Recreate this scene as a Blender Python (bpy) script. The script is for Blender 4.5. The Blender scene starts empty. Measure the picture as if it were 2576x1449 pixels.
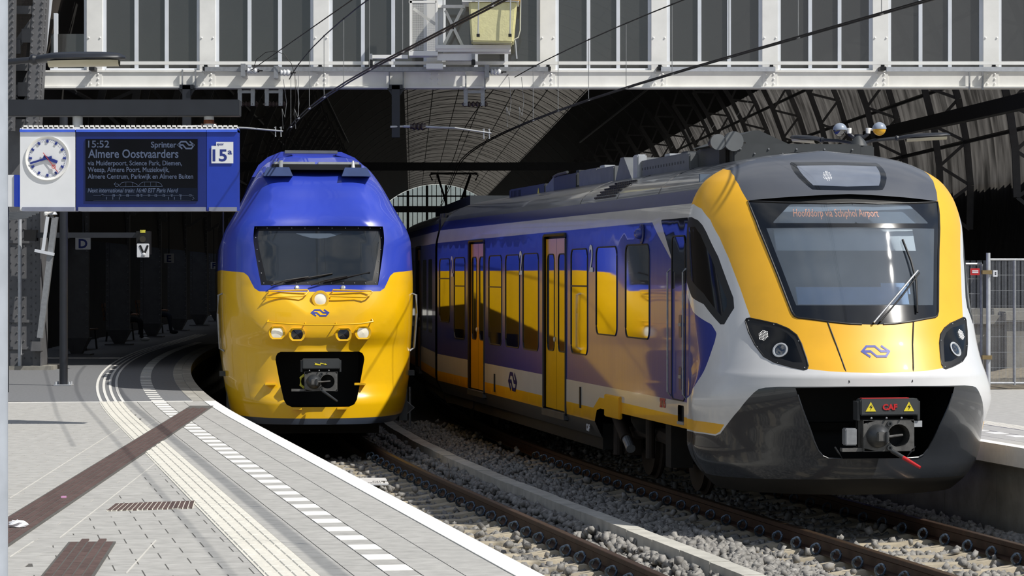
import bpy, math, random
import numpy as np
from mathutils import Vector, Matrix
from mathutils.geometry import delaunay_2d_cdt

random.seed(7); rng = np.random.default_rng(7)
scene = bpy.context.scene
col = scene.collection

# ------------------------------------------------------------ camera, sky, sun, exposure
F, CX, YH, EYE = 6800.0, 1288.0, 690.0, 2.46      # focal length / principal column / horizon row in photo pixels, eye above rail
cam_d = bpy.data.cameras.new('camera'); cam = bpy.data.objects.new('camera', cam_d); col.objects.link(cam)
cam.location = (0, 0, EYE); cam.rotation_euler = (math.pi/2, 0, 0)
cam_d.sensor_width = 36; cam_d.lens = 36*F/2576; cam_d.shift_y = -(724.5-YH)/2576
cam_d.clip_start = .5; cam_d.clip_end = 1500
scene.camera = cam

SUN = Vector((-.77, .44, -1)).normalized()
sd = bpy.data.lights.new('sun', 'SUN'); sd.energy = 5.6; sd.angle = .009; sd.color = (1, .965, .90)
so = bpy.data.objects.new('sun', sd); col.objects.link(so); so.rotation_euler = SUN.to_track_quat('-Z', 'Y').to_euler()
so.location = (20, -10, 40)

world = bpy.data.worlds.new('sky'); scene.world = world; world.use_nodes = True
wn = world.node_tree.nodes; wl = world.node_tree.links
bg = wn['Background']
sky = wn.new('ShaderNodeTexSky'); sky.sky_type = 'NISHITA'; sky.sun_disc = False
sky.sun_elevation = math.asin(-SUN.z); sky.sun_rotation = math.atan2(-SUN.x, -SUN.y); sky.altitude = 10; sky.dust_density = .6
tc = wn.new('ShaderNodeTexCoord'); nz = wn.new('ShaderNodeTexNoise'); nz.inputs['Scale'].default_value = 2.6; nz.inputs['Detail'].default_value = 6
mp = wn.new('ShaderNodeMapping'); mp.inputs['Scale'].default_value = (1, 1, 2.4)
rmp = wn.new('ShaderNodeValToRGB'); rmp.color_ramp.elements[0].position = .44; rmp.color_ramp.elements[1].position = .62
mixw = wn.new('ShaderNodeMixRGB'); mixw.inputs[2].default_value = (6.2, 6.5, 7.0, 1)
wl.new(tc.outputs['Generated'], mp.inputs[0]); wl.new(mp.outputs[0], nz.inputs['Vector']); wl.new(nz.outputs[0], rmp.inputs[0])
wl.new(rmp.outputs[0], mixw.inputs[0]); wl.new(sky.outputs[0], mixw.inputs[1]); wl.new(mixw.outputs[0], bg.inputs[0])
bg.inputs[1].default_value = .105

vs = scene.view_settings
vs.view_transform = 'Standard'; vs.look = 'None'; vs.gamma = 1; vs.exposure = -.35
vs.use_curve_mapping = False

# ------------------------------------------------------------ helpers
def P(x, y, Y):                       # photo pixel at a known distance -> world point
    return Vector(((x-CX)/F*Y, Y, EYE+(YH-y)/F*Y))
def G(x, y, z):                       # photo pixel on a horizontal plane of height z
    Y = F*(EYE-z)/(y-YH); return Vector(((x-CX)/F*Y, Y, z))

def srgb(h):
    h = h.lstrip('#'); c = [int(h[i:i+2], 16)/255 for i in (0, 2, 4)]
    return tuple(v/12.92 if v <= .04045 else ((v+.055)/1.055)**2.4 for v in c)

MATS = {}
def mat(name, color, rough=.5, metal=0, var=.08, scale=6, bump=0, bscale=40, coat=0, spec=.5, emit=None, estr=0, rnd=0, dirt=0, dirtcol=(.08,.07,.06), stretch=None, alpha=None, ior=None, ripple=None):
    if name in MATS: return MATS[name]
    if isinstance(color, str): color = srgb(color)
    m = bpy.data.materials.new(name); m.use_nodes = True; MATS[name] = m
    N = m.node_tree.nodes; L = m.node_tree.links; b = N['Principled BSDF']
    b.inputs['Roughness'].default_value = rough; b.inputs['Metallic'].default_value = metal
    b.inputs['Specular IOR Level'].default_value = spec; b.inputs['Coat Weight'].default_value = coat
    b.inputs['Coat Roughness'].default_value = .04
    if ior: b.inputs['IOR'].default_value = ior
    t = N.new('ShaderNodeTexCoord'); mpn = N.new('ShaderNodeMapping'); L.new(t.outputs['Object'], mpn.inputs[0])
    if stretch: mpn.inputs['Scale'].default_value = stretch
    n = N.new('ShaderNodeTexNoise'); n.inputs['Scale'].default_value = scale; n.inputs['Detail'].default_value = 5
    L.new(mpn.outputs[0], n.inputs['Vector'])
    hs = N.new('ShaderNodeHueSaturation'); hs.inputs['Color'].default_value = (*color, 1)
    mr = N.new('ShaderNodeMapRange'); mr.inputs['To Min'].default_value = 1-var*1.6; mr.inputs['To Max'].default_value = 1+var*1.6
    mr.inputs['From Min'].default_value = .25; mr.inputs['From Max'].default_value = .75
    L.new(n.outputs[0], mr.inputs[0])
    out = mr.outputs[0]
    if rnd:
        oi = N.new('ShaderNodeObjectInfo'); m2 = N.new('ShaderNodeMapRange')
        m2.inputs['To Min'].default_value = 1-rnd; m2.inputs['To Max'].default_value = 1+rnd
        L.new(oi.outputs['Random'], m2.inputs[0])
        mu = N.new('ShaderNodeMath'); mu.operation = 'MULTIPLY'; L.new(out, mu.inputs[0]); L.new(m2.outputs[0], mu.inputs[1]); out = mu.outputs[0]
    L.new(out, hs.inputs['Value'])
    cout = hs.outputs[0]
    if dirt:
        n2 = N.new('ShaderNodeTexNoise'); n2.inputs['Scale'].default_value = 2.3; n2.inputs['Detail'].default_value = 8; n2.inputs['Roughness'].default_value = .7
        L.new(t.outputs['Object'], n2.inputs['Vector'])
        r2 = N.new('ShaderNodeValToRGB'); r2.color_ramp.elements[0].position = .48; r2.color_ramp.elements[1].position = .75
        r2.color_ramp.elements[1].color = (dirt, dirt, dirt, 1)
        L.new(n2.outputs[0], r2.inputs[0])
        mx = N.new('ShaderNodeMixRGB'); mx.inputs[2].default_value = (*dirtcol, 1)
        L.new(r2.outputs[0], mx.inputs[0]); L.new(cout, mx.inputs[1]); cout = mx.outputs[0]
    L.new(cout, b.inputs['Base Color'])
    if bump:
        nb = N.new('ShaderNodeTexNoise'); nb.inputs['Scale'].default_value = bscale; nb.inputs['Detail'].default_value = 4
        L.new(mpn.outputs[0], nb.inputs['Vector'])
        bp = N.new('ShaderNodeBump'); bp.inputs['Strength'].default_value = bump; bp.inputs['Distance'].default_value = .01
        L.new(nb.outputs[0], bp.inputs['Height']); L.new(bp.outputs[0], b.inputs['Normal'])
    if ripple:                        # shallow waviness of a pressed sheet: (strength, scale vector)
        mp2 = N.new('ShaderNodeMapping'); mp2.inputs['Scale'].default_value = ripple[1]; L.new(t.outputs['Object'], mp2.inputs[0])
        nb = N.new('ShaderNodeTexNoise'); nb.inputs['Scale'].default_value = 1; nb.inputs['Detail'].default_value = 2
        L.new(mp2.outputs[0], nb.inputs['Vector'])
        bp = N.new('ShaderNodeBump'); bp.inputs['Strength'].default_value = 1; bp.inputs['Distance'].default_value = ripple[0]
        L.new(nb.outputs[0], bp.inputs['Height']); L.new(bp.outputs[0], b.inputs['Normal'])
    if emit: b.inputs['Emission Color'].default_value = (*emit, 1); b.inputs['Emission Strength'].default_value = estr
    return m

def glass(name, tint, mixf=.75, rough=.02):          # a pane: partly clear, reflecting
    if name in MATS: return MATS[name]
    m = bpy.data.materials.new(name); m.use_nodes = True; MATS[name] = m
    N = m.node_tree.nodes; L = m.node_tree.links; b = N['Principled BSDF']; o = N['Material Output']
    b.inputs['Base Color'].default_value = (*tint, 1); b.inputs['Roughness'].default_value = rough
    tr = N.new('ShaderNodeBsdfTransparent'); tr.inputs[0].default_value = (.85, .9, .92, 1)
    n = N.new('ShaderNodeTexNoise'); n.inputs['Scale'].default_value = 3; t = N.new('ShaderNodeTexCoord'); L.new(t.outputs['Object'], n.inputs['Vector'])
    mr = N.new('ShaderNodeMapRange'); mr.inputs['To Min'].default_value = max(0, mixf-.06); mr.inputs['To Max'].default_value = min(1, mixf+.06); L.new(n.outputs[0], mr.inputs[0])
    mx = N.new('ShaderNodeMixShader'); L.new(mr.outputs[0], mx.inputs[0]); L.new(b.outputs[0], mx.inputs[1]); L.new(tr.outputs[0], mx.inputs[2])
    # reflection stays on top of the clear part
    gl = N.new('ShaderNodeBsdfGlossy'); gl.inputs['Roughness'].default_value = rough
    fr = N.new('ShaderNodeFresnel'); fr.inputs['IOR'].default_value = 1.7
    m3 = N.new('ShaderNodeMixShader'); L.new(fr.outputs[0], m3.inputs[0]); L.new(mx.outputs[0], m3.inputs[1]); L.new(gl.outputs[0], m3.inputs[2])
    L.new(m3.outputs[0], o.inputs[0])
    return m

def translucent(name, color, tl=.6):
    if name in MATS: return MATS[name]
    m = bpy.data.materials.new(name); m.use_nodes = True; MATS[name] = m
    N = m.node_tree.nodes; L = m.node_tree.links; b = N['Principled BSDF']; o = N['Material Output']
    b.inputs['Base Color'].default_value = (*[c*.6 for c in color], 1); b.inputs['Roughness'].default_value = .7
    tr = N.new('ShaderNodeBsdfTranslucent')
    n = N.new('ShaderNodeTexNoise'); n.inputs['Scale'].default_value = 1.3; n.inputs['Detail'].default_value = 6; t = N.new('ShaderNodeTexCoord'); mpn = N.new('ShaderNodeMapping')
    mpn.inputs['Scale'].default_value = (.5, 3.5, .5); L.new(t.outputs['Object'], mpn.inputs[0]); L.new(mpn.outputs[0], n.inputs['Vector'])
    r = N.new('ShaderNodeValToRGB'); r.color_ramp.elements[0].position = .35; r.color_ramp.elements[1].position = .72
    r.color_ramp.elements[0].color = (*[c*.18 for c in color], 1); r.color_ramp.elements[1].color = (*color, 1)
    L.new(n.outputs[0], r.inputs[0]); L.new(r.outputs[0], tr.inputs[0])
    mx = N.new('ShaderNodeMixShader'); mx.inputs[0].default_value = tl; L.new(b.outputs[0], mx.inputs[1]); L.new(tr.outputs[0], mx.inputs[2]); L.new(mx.outputs[0], o.inputs[0])
    return m

ORG = {}
def tag(o, label=None, cat=None, group=None, kind=None):
    if label: o['label'] = label
    if cat: o['category'] = cat
    if group: o['group'] = group
    if kind: o['kind'] = kind
    return o
def thing(name, loc=(0,0,0), label=None, cat=None, group=None, kind=None, rotz=0, parent=None):
    o = bpy.data.objects.new(name, None); col.objects.link(o); o.empty_display_size = .2
    if parent: o.parent = parent; ORG[o.name] = ORG[parent.name]
    else: o.location = loc; o.rotation_euler = (0, 0, rotz); ORG[o.name] = Vector(loc)
    return tag(o, label, cat, group, kind)
def link(name, me, parent=None):
    o = bpy.data.objects.new(name, me); col.objects.link(o)
    if parent: o.parent = parent; ORG[o.name] = ORG[parent.name]
    else: ORG[o.name] = Vector((0,0,0))
    return o
def copy_tree(o, parent=None):
    c = o.copy(); col.objects.link(c); c.parent = parent
    ORG[c.name] = ORG[parent.name] if parent else ORG[o.name]
    for ch in list(o.children): copy_tree(ch, c)
    return c

class MB:
    def __init__(s): s.v = []; s.f = []
    def add(s, vs, fs):
        n = len(s.v); s.v += [tuple(v) for v in vs]; s.f += [tuple(i+n for i in f) for f in fs]; return s
    def box(s, x0, x1, y0, y1, z0, z1):
        return s.add([(x0,y0,z0),(x1,y0,z0),(x1,y1,z0),(x0,y1,z0),(x0,y0,z1),(x1,y0,z1),(x1,y1,z1),(x0,y1,z1)],
                     [(0,3,2,1),(4,5,6,7),(0,1,5,4),(1,2,6,5),(2,3,7,6),(3,0,4,7)])
    def beam(s, p, q, w, h, up=(0,0,1)):
        p, q = Vector(p), Vector(q); d = (q-p).normalized(); up = Vector(up)
        if abs(d.dot(up)) > .98: up = Vector((0,1,0))
        r = d.cross(up).normalized()*(w/2); u = r.cross(d).normalized()*(h/2)
        return s.add([p-r-u,p+r-u,p+r+u,p-r+u,q-r-u,q+r-u,q+r+u,q-r+u], [(0,1,2,3),(7,6,5,4),(0,4,5,1),(1,5,6,2),(2,6,7,3),(3,7,4,0)])
    def tube(s, pts, r, n=8, closed=False, r2=None):
        pts = [Vector(p) for p in pts]; k = len(pts); rings = []
        up = Vector((0,0,1))
        for i, p in enumerate(pts):
            if closed: d = pts[(i+1) % k]-pts[i-1]
            else: d = pts[min(i+1,k-1)]-pts[max(i-1,0)]
            d.normalize(); a = d.cross(up)
            if a.length < .05: a = d.cross(Vector((0,1,0)))
            a.normalize(); b = a.cross(d)
            rr = r if r2 is None else r+(r2-r)*i/(k-1)
            rings.append([p+(a*math.cos(t)+b*math.sin(t))*rr for t in [2*math.pi*j/n for j in range(n)]])
        vs = [v for ring in rings for v in ring]; fs = []
        for i in range(k if closed else k-1):
            i2 = (i+1) % k
            for j in range(n): fs.append((i*n+j, i*n+(j+1)%n, i2*n+(j+1)%n, i2*n+j))
        if not closed: fs += [tuple(range(n))[::-1], tuple((k-1)*n+j for j in range(n))]
        return s.add(vs, fs)
    def cyl(s, p, q, r, n=16, r2=None): return s.tube([p, q], r, n, r2=r if r2 is None else r2)
    def lathe(s, prof, c, axis=(0,0,1), n=20):     # prof: (radius, height) pairs along axis from c
        c = Vector(c); ax = Vector(axis).normalized(); a = ax.orthogonal().normalized(); b = ax.cross(a)
        vs = [c+ax*h+(a*math.cos(2*math.pi*j/n)+b*math.sin(2*math.pi*j/n))*r for r, h in prof for j in range(n)]; fs = []
        for i in range(len(prof)-1):
            for j in range(n): fs.append((i*n+j, i*n+(j+1)%n, (i+1)*n+(j+1)%n, (i+1)*n+j))
        fs += [tuple(range(n))[::-1], tuple((len(prof)-1)*n+j for j in range(n))]
        return s.add(vs, fs)
    def ball(s, c, r, n=12, m=8, sx=(1,1,1), a0=-90, a1=90):
        pr = [(max(1e-4, r*math.cos(math.radians(a))), r*math.sin(math.radians(a))) for a in np.linspace(a0, a1, m)]
        k = len(s.v); s.lathe(pr, (0,0,0), (0,0,1), n)
        for i in range(k, len(s.v)): v = s.v[i]; s.v[i] = (c[0]+v[0]*sx[0], c[1]+v[1]*sx[1], c[2]+v[2]*sx[2])
        return s
    def prism(s, poly, off):                       # planar 3-d polygon thickened by a vector
        poly = [Vector(p) for p in poly]; off = Vector(off); n = len(poly)
        return s.add(poly+[p+off for p in poly], [tuple(range(n))[::-1], tuple(range(n, 2*n))]+[(i,(i+1)%n,n+(i+1)%n,n+i) for i in range(n)])
    def ribbon(s, left, right, thick):             # strip between two polylines, given thickness downwards
        n = len(left)
        for i in range(n-1):
            a, b, c, d = [Vector(p) for p in (left[i], right[i], right[i+1], left[i+1])]
            s.prism([a, b, c, d], (0, 0, -thick))
        return s
    def build(s, name, m, parent=None, local=False, smooth=False, bevel=0):
        o0 = Vector((0,0,0)) if (parent is None or local) else ORG[parent.name]
        me = bpy.data.meshes.new(name); me.from_pydata([tuple(Vector(v)-o0) for v in s.v], [], s.f)
        me.materials.append(MATS[m] if isinstance(m, str) else m); me.validate()
        import bmesh
        bm = bmesh.new(); bm.from_mesh(me); bmesh.ops.recalc_face_normals(bm, faces=bm.faces)
        if bevel: bmesh.ops.bevel(bm, geom=list(bm.edges), offset=bevel, segments=2, affect='EDGES', clamp_overlap=True)
        if smooth:
            for f_ in bm.faces: f_.smooth = True
            for e in bm.edges:
                if len(e.link_faces) == 2 and e.calc_face_angle(0) > math.radians(40): e.smooth = False
        bm.to_mesh(me); bm.free()
        return link(name, me, parent)

def ground(o):                        # move a top-level single mesh's origin to its base centre
    me = o.data; n = len(me.vertices); a = np.empty(n*3); me.vertices.foreach_get('co', a); a = a.reshape(-1, 3)
    c = np.array([(a[:,0].min()+a[:,0].max())/2, (a[:,1].min()+a[:,1].max())/2, a[:,2].min()])
    me.vertices.foreach_set('co', (a-c).ravel()); o.location = c; ORG[o.name] = Vector(c); me.update()
    return o

def text(name, s, size, m, parent, origin, xdir, ydir, align='LEFT', bold=0, shear=0, local=False, depth=.001, width=None):
    cu = bpy.data.curves.new('t', 'FONT'); cu.body = s; cu.size = size; cu.align_x = align; cu.offset = bold; cu.shear = shear; cu.extrude = depth; cu.resolution_u = 3
    ob = bpy.data.objects.new('t', cu); col.objects.link(ob)
    bpy.context.view_layer.update()
    me = bpy.data.meshes.new_from_object(ob.evaluated_get(bpy.context.evaluated_depsgraph_get()))
    bpy.data.objects.remove(ob); bpy.data.curves.remove(cu)
    me.name = name; me.materials.clear(); me.materials.append(MATS[m])
    x, y = Vector(xdir).normalized(), Vector(ydir).normalized(); z = x.cross(y)
    k = 1; x0 = min(v.co.x for v in me.vertices) if align == 'LEFT' else 0
    if width:
        xs = [v.co.x for v in me.vertices]; k = width/(max(xs)-min(xs))
    o0 = Vector((0,0,0)) if local else ORG[parent.name]
    for v in me.vertices:
        c = v.co.copy(); v.co = Vector(origin)-o0+x*((c.x-x0)*k)+y*c.y+z*c.z
    return link(name, me, parent)

# ------------------------------------------------------------ the curve of the platform edge and tracks (plan)
def slope(Y): return -.2+(0 if Y < 31 else .0052*(min(Y, 62.3)-31))
_Y = np.arange(0, 420, .05); _S = np.array([slope(y) for y in _Y])
_E = np.concatenate([[0], np.cumsum((_S[1:]+_S[:-1])/2*.05)]); _E += -1.33-np.interp(22.4, _Y, _E)
def C(Y, off, z=0.):                  # point at an offset to the right of the left platform's edge
    t = slope(Y); k = 1/math.hypot(1, t)
    return Vector((float(np.interp(Y, _Y, _E))+off*k, Y-off*t*k, z))
def Cdir(Y): t = slope(Y); return Vector((t, 1, 0)).normalized()
T1, T2, PR = 1.70, 5.53, 7.2          # track centres, right platform edge
ZP, ZR = .80, .72                     # platform heights above rail
def SX(Y): return 1.5-.037*(Y-48)     # axis of the train shed
SDIR = Vector((-.037, 1, 0)).normalized()
# ------------------------------------------------------------ materials
mat('paving', '#b1afaa', .85, var=.10, scale=9, bump=.15, bscale=120, rnd=.035)
mat('paving_base', '#cbc8c0', .9, var=.12, scale=4)
mat('joint', '#5d5b57', .95)
mat('pale_joint', '#cfccc4', .9)
mat('white_stone', '#f4f2ec', .7, var=.03, scale=12, bump=.1, bscale=90)
mat('tactile', '#dedace', .8, var=.06, scale=14, bump=.12, bscale=150, rnd=.03)
mat('brown_brick', '#5d4a45', .85, var=.18, scale=20, bump=.2, bscale=80, rnd=.10)
mat('tarmac', '#77787a', .85, var=.10, scale=25, bump=.25, bscale=200)
mat('kerb', '#a5a29a', .85, var=.14, scale=5, bump=.2, bscale=70, rnd=.14)
mat('paint_white', '#e6e4de', .7, var=.06, scale=20)
mat('concrete', '#8d8a82', .9, var=.18, scale=3, bump=.25, bscale=30, dirt=.35)
mat('concrete_strip', '#c2bfb5', .85, var=.12, scale=5, bump=.2, bscale=60, rnd=.06)
mat('sleeper', '#b3a893', .85, var=.14, scale=5, bump=.25, bscale=50, rnd=.12)
mat('ballast', '#8f8c87', .9, var=.30, scale=14, bump=.3, bscale=80, rnd=0)
mat('ballast_base', '#55534f', .95, var=.3, scale=30, bump=1, bscale=60)
mat('rail_rust', '#3a2417', .6, var=.25, scale=8, bump=.15, bscale=60, metal=.1)
mat('rail_top', '#6b5847', .35, metal=.7, var=.2, scale=12)
mat('clip', '#5a6673', .35, metal=.6, var=.2, rnd=.25)
mat('sand', '#8d8372', .95, var=.2, scale=10, bump=.5, bscale=60)
mat('white_paint', '#ecebe6', .5, var=.04, scale=3, dirt=.10, dirtcol=(.35,.33,.3))
mat('white_frame', '#d8dce2', .5, var=.04, scale=3)
mat('galv', '#9a9c9f', .45, metal=.5, var=.1, scale=20)
mat('galv_light', '#b9bcc0', .5, metal=.3, var=.08, scale=12)
mat('dark_steel', '#34363b', .5, var=.12, scale=6, bump=.05)
mat('column_grey', '#626264', .5, var=.10, scale=6, bump=.05)
mat('post_dark', '#23262d', .4, var=.08, scale=6)
mat('shed_dark', '#262524', .8, var=.2, scale=2)
mat('shed_wall', '#2d2c2b', .8, var=.2, scale=2)
mat('black', '#0b0b0c', .6, var=.1)
mat('rubber', '#141416', .5, var=.1)
mat('insulator', '#3a2f2c', .25, var=.1, coat=.5)
mat('insulator_white', '#d5d6d8', .3, var=.05)
mat('wire', '#1f1d1c', .5, metal=.4, var=.1)
mat('wire_light', '#8d8f90', .5, metal=.5, var=.1)
mat('alu', '#c9cbcc', .35, metal=.6, var=.06, scale=10)
mat('sign_blue', '#1d3aa6', .35, var=.03)
mat('sign_blue_dark', '#12256f', .25, var=.05)
mat('sign_white', '#dfe1e4', .4, var=.02)
mat('screen', '#070910', .35, var=.2, scale=2, spec=.15)
mat('screen_text', '#4f5a72', .5, spec=.1, emit=(.16,.19,.26), estr=.10)
mat('screen_band', '#0c1424', .4, var=.1, spec=.15)
mat('clock_mark', '#1d2f7d', .5)
mat('hand_red', '#b5413c', .5)
mat('yellow_sign', '#d8cf4a', .5)
translucent('skylight', (.14, .13, .115), .75)
translucent('corrugated', (.17, .16, .15), .7)
glass('shed_glass', (.06, .06, .057), .26, .08)

# ------------------------------------------------------------ left platform: slab, edging, paving
fl = thing('floor_left', (-3, 26, ZP), kind='structure')
YA, YJ = 12.0, 35.4                    # paving from YA to the tarmac joint at YJ
ys = list(np.arange(YA, 110, 1.0))
b = MB(); b.ribbon([C(y, -14, ZP-.004) for y in ys], [C(y, -.02, ZP-.004) for y in ys], .16); b.build('slab', 'paving_base', fl)
b = MB(); b.ribbon([C(y, -14, ZP-.17) for y in ys], [C(y, -.10, ZP-.17) for y in ys], 1.2); b.build('retaining_wall', 'concrete', fl)

def patch(name, y0, y1, o0, o1, z, th, m, parent, n=2, me=None):      # one slab of the edging, following the curve
    b = MB(); yy = np.linspace(y0, y1, n); b.ribbon([C(y, o0, z) for y in yy], [C(y, o1, z) for y in yy], th)
    return b.build(name, m, parent)
y = YA
while y < YJ-.05:                      # white coping
    y1 = min(y+1.0, YJ); patch('coping_stone', y+.003, y1-.002, -.155, 0, ZP+.004, .14, 'white_stone', fl, 3); y = y1
for o0, o1, st, sh in ((-.417,-.163,.6,0), (-.645,-.424,.6,.3)):      # two rows of slabs behind it
    y = YA+sh
    while y < YJ-.05:
        y1 = min(y+st, YJ); patch('edge_slab', y+.003, y1-.002, o0, o1, ZP, .05, 'paving', fl); y = y1
y = YA+.1; k = 0
while y < YJ-.05:                      # row with the white safety marks
    y1 = min(y+.29, YJ); patch('marking_tile' if k % 2 else 'edge_slab', y+.004, y1-.004, -.83, -.655, ZP+(.002 if k % 2 else 0), .05, 'white_stone' if k % 2 else 'paving', fl); y = y1; k += 1
for o0, o1, sh in ((-1.02,-.838,0), (-1.205,-1.027,.15)):             # pavers between the marks and the ribbed strip
    y = YA+sh
    while y < YJ-.05:
        y1 = min(y+.3, YJ); patch('paver', y+.004, y1-.004, o0, o1, ZP, .05, 'paving', fl); y = y1

def ribbed_tile(y0, y1, o0, o1, m, parent, name):
    b = MB(); w = (o1-o0)/4
    b.ribbon([C(y0, o0, ZP+.003), C(y1, o0, ZP+.003)], [C(y0, o1, ZP+.003), C(y1, o1, ZP+.003)], .05)
    for i in range(4):
        a, c = o0+i*w+.011, o0+(i+1)*w-.011
        b.add([C(y0+.006, a, ZP), C(y0+.006, c, ZP), C(y1-.006, c, ZP), C(y1-.006, a, ZP), C(y0+.012, a+.008, ZP+.009), C(y0+.012, c-.008, ZP+.009), C(y1-.012, c-.008, ZP+.009), C(y1-.012, a+.008, ZP+.009)],
              [(4,5,6,7),(0,1,5,4),(1,2,6,5),(2,3,7,6),(3,0,4,7)])
    return b.build(name, m, parent)
y = YA
while y < YJ-.05:
    y1 = min(y+.3, YJ); ribbed_tile(y+.002, y1-.002, -1.51, -1.21, 'tactile', fl, 'ribbed_tile'); y = y1

# pavers of the open platform: left field follows the shed, the wedge by the ribbed strip follows the track
def clip_ok(p): return p.y < YJ+.05
def strip_left(Y): return C(Y, -1.515).x
def border(Y): return -2.95-.045*(Y-19.4)
cells = []
yy = np.arange(YA, YJ+.01, .9)
MB().ribbon([C(y, -1.53, ZP-.003) for y in yy], [C(y, -.03, ZP-.003) for y in yy], .002).build('edge_bedding', 'joint', fl)
yy = np.arange(YA, 25.6, .8)
MB().ribbon([Vector((min(border(y), strip_left(y)-.02), y, ZP-.003)) for y in yy], [Vector((strip_left(y), y, ZP-.003)) for y in yy], .002).build('wedge_bedding', 'joint', fl)
e1 = Vector((SDIR.y, -SDIR.x, 0)); 
for i in range(-14, 30):
    for j in range(0, 90):
        o = Vector((-3.25, 12.2, ZP))+SDIR*(i_ := j*.3)+e1*((i*.3)+(.15 if j % 2 else 0))
        q = [o+SDIR*a+e1*c for a, c in ((.004,.004),(.004,.296),(.296,.296),(.296,.004))]
        m = sum(q, Vector())/4
        lim = min(border(m.y), strip_left(m.y))
        if m.x-.13 > lim or m.y > YJ-.12 or m.y < 12.4: continue
        if abs(m.x) > (1300/F)*m.y+.4: continue
        cells.append((m.y, q))
y = 12.0; k = 0
while y < 26:
    oo = -1.52; c_ = 0
    for c_ in range(16):
        o1 = -1.40-.3*c_+(.15 if k % 2 else 0); o0 = o1-.3
        if k % 2 and c_ == 0:
            pass
        q = [C(y+.004, o0+.004, ZP-.0015), C(y+.004, o1-.004, ZP-.0015), C(y+.296, o1-.004, ZP-.0015), C(y+.296, o0+.004, ZP-.0015)]
        m = sum(q, Vector())/4
        if m.x+.13 < border(m.y): break
        cells.append((m.y, q))
    y += .3; k += 1
cells.sort(key=lambda c: c[0])
rest = MB()
npav = 0
for Y_, q in cells:
    vis = all(-30 < CX+p.x/p.y*F < 2600 and YH+(EYE-ZP)/p.y*F < 1475 for p in q)
    if vis and npav < 130:
        MB().prism(q, (0,0,-.04)).build('paver', 'paving', fl); npav += 1
    else: rest.prism(q, (0,0,-.04))
tag(rest.build('paving_field', 'paving', fl), kind='stuff')

# brown brick guide line, its second leg, and the brick patch
def brown_line(p, q, w, rows, name):
    d = (q-p).normalized(); n = Vector((d.y, -d.x, 0)); Lg = (q-p).length; k = int(Lg/.6)
    for i in range(k):
        for r in range(rows):
            a0, a1 = i*.6+.004+(.2*(r % 2)), (i+1)*.6-.004+(.2*(r % 2)); c0, c1 = -w/2+r*w/rows+.005, -w/2+(r+1)*w/rows-.005
            MB().prism([p+d*a0+n*c0, p+d*a0+n*c1, p+d*a1+n*c1, p+d*a1+n*c0], (0,0,-.03)).build('brown_brick', 'brown_brick', fl)
def band(p, q, w, z, m):
    d = (q-p).normalized(); n = Vector((d.y,-d.x,0))*w/2; u = Vector((0,0,z))
    return MB().prism([p-n+u, p+n+u, q+n+u, q-n+u], (0,0,-.02)).build('bedding', m, fl)
p0, p1 = G(-40, 1372, ZP+.012), G(505, 1022, ZP+.012)
brown_line(p0+Vector((0,0,.002)), p1, .27, 5, 'x'); band(p0, p0+(p1-p0)*1.01, .29, -.001, 'joint')
p0, p1 = G(150, 1475, ZP+.009), G(232, 1362, ZP+.009)
brown_line(p0+Vector((0,0,.002)), p1, .27, 5, 'x'); band(p0, p1, .29, -.001, 'joint')
for (xa, ya), (xb, yb) in (((25,1252),(318,1066)), ((150,1352),(402,1156)), ((318,1440),(392,1358)), ((25,1400),(85,1360)), ((345,1085),(395,1058))):   # pale expansion joints
    band(G(xa, ya, ZP+.003), G(xb, yb, ZP+.002), .006, 0, 'pale_joint')
a, b_, c_, d_ = G(268, 1283, ZP+.009), G(485, 1276, ZP+.009), G(490, 1259, ZP+.009), G(290, 1266, ZP+.009)
for i in range(17):
    f0, f1 = i/17+.006, (i+1)/17-.006
    MB().prism([a.lerp(b_, f0), a.lerp(b_, f1), d_.lerp(c_, f1), d_.lerp(c_, f0)], (0,0,-.02)).build('brown_brick', 'brown_brick', fl)
MB().prism([v-Vector((0,0,.002)) for v in (a, b_, c_, d_)], (0,0,-.01)).build('bedding', 'tactile', fl)

# tarmac end of the platform
ft = thing('floor_tarmac', (-6, 45, ZP), kind='structure')
b = MB(); yy = [YJ]+list(np.arange(36, 110, 1.0)); b.ribbon([C(y, -13.5, ZP) for y in yy], [C(y, -.30, ZP) for y in yy], .05); b.build('tarmac', 'tarmac', ft)
y = YJ
while y < 62:
    for o0, o1 in ((-.148, 0), (-.30, -.155)): patch('kerb_tile', y+.004, y+.496, o0, o1, ZP+.004, .06, 'kerb', ft)
    y += .5
b = MB(); yy = list(np.arange(62, 110, 1.)); b.ribbon([C(y, -.30, ZP) for y in yy], [C(y, 0, ZP) for y in yy], .06); b.build('kerb_run', 'kerb', ft)
yy = [YJ+.02]+list(np.arange(36, 75, .8))
for i in range(4):
    o = -1.50+i*.094; b = MB(); b.ribbon([C(y, o, ZP+.005) for y in yy], [C(y, o+.038, ZP+.005) for y in yy], .01); b.build('ribbed_line', 'paint_white', ft)
y = YJ+.1
while y < 66: patch('painted_mark', y, y+.29, -.83, -.66, ZP+.004, .01, 'paint_white', ft); y += .6
patch('joint_strip', YJ-.04, YJ+.02, -6, -.3, ZP+.005, .02, 'white_stone', ft)

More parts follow.
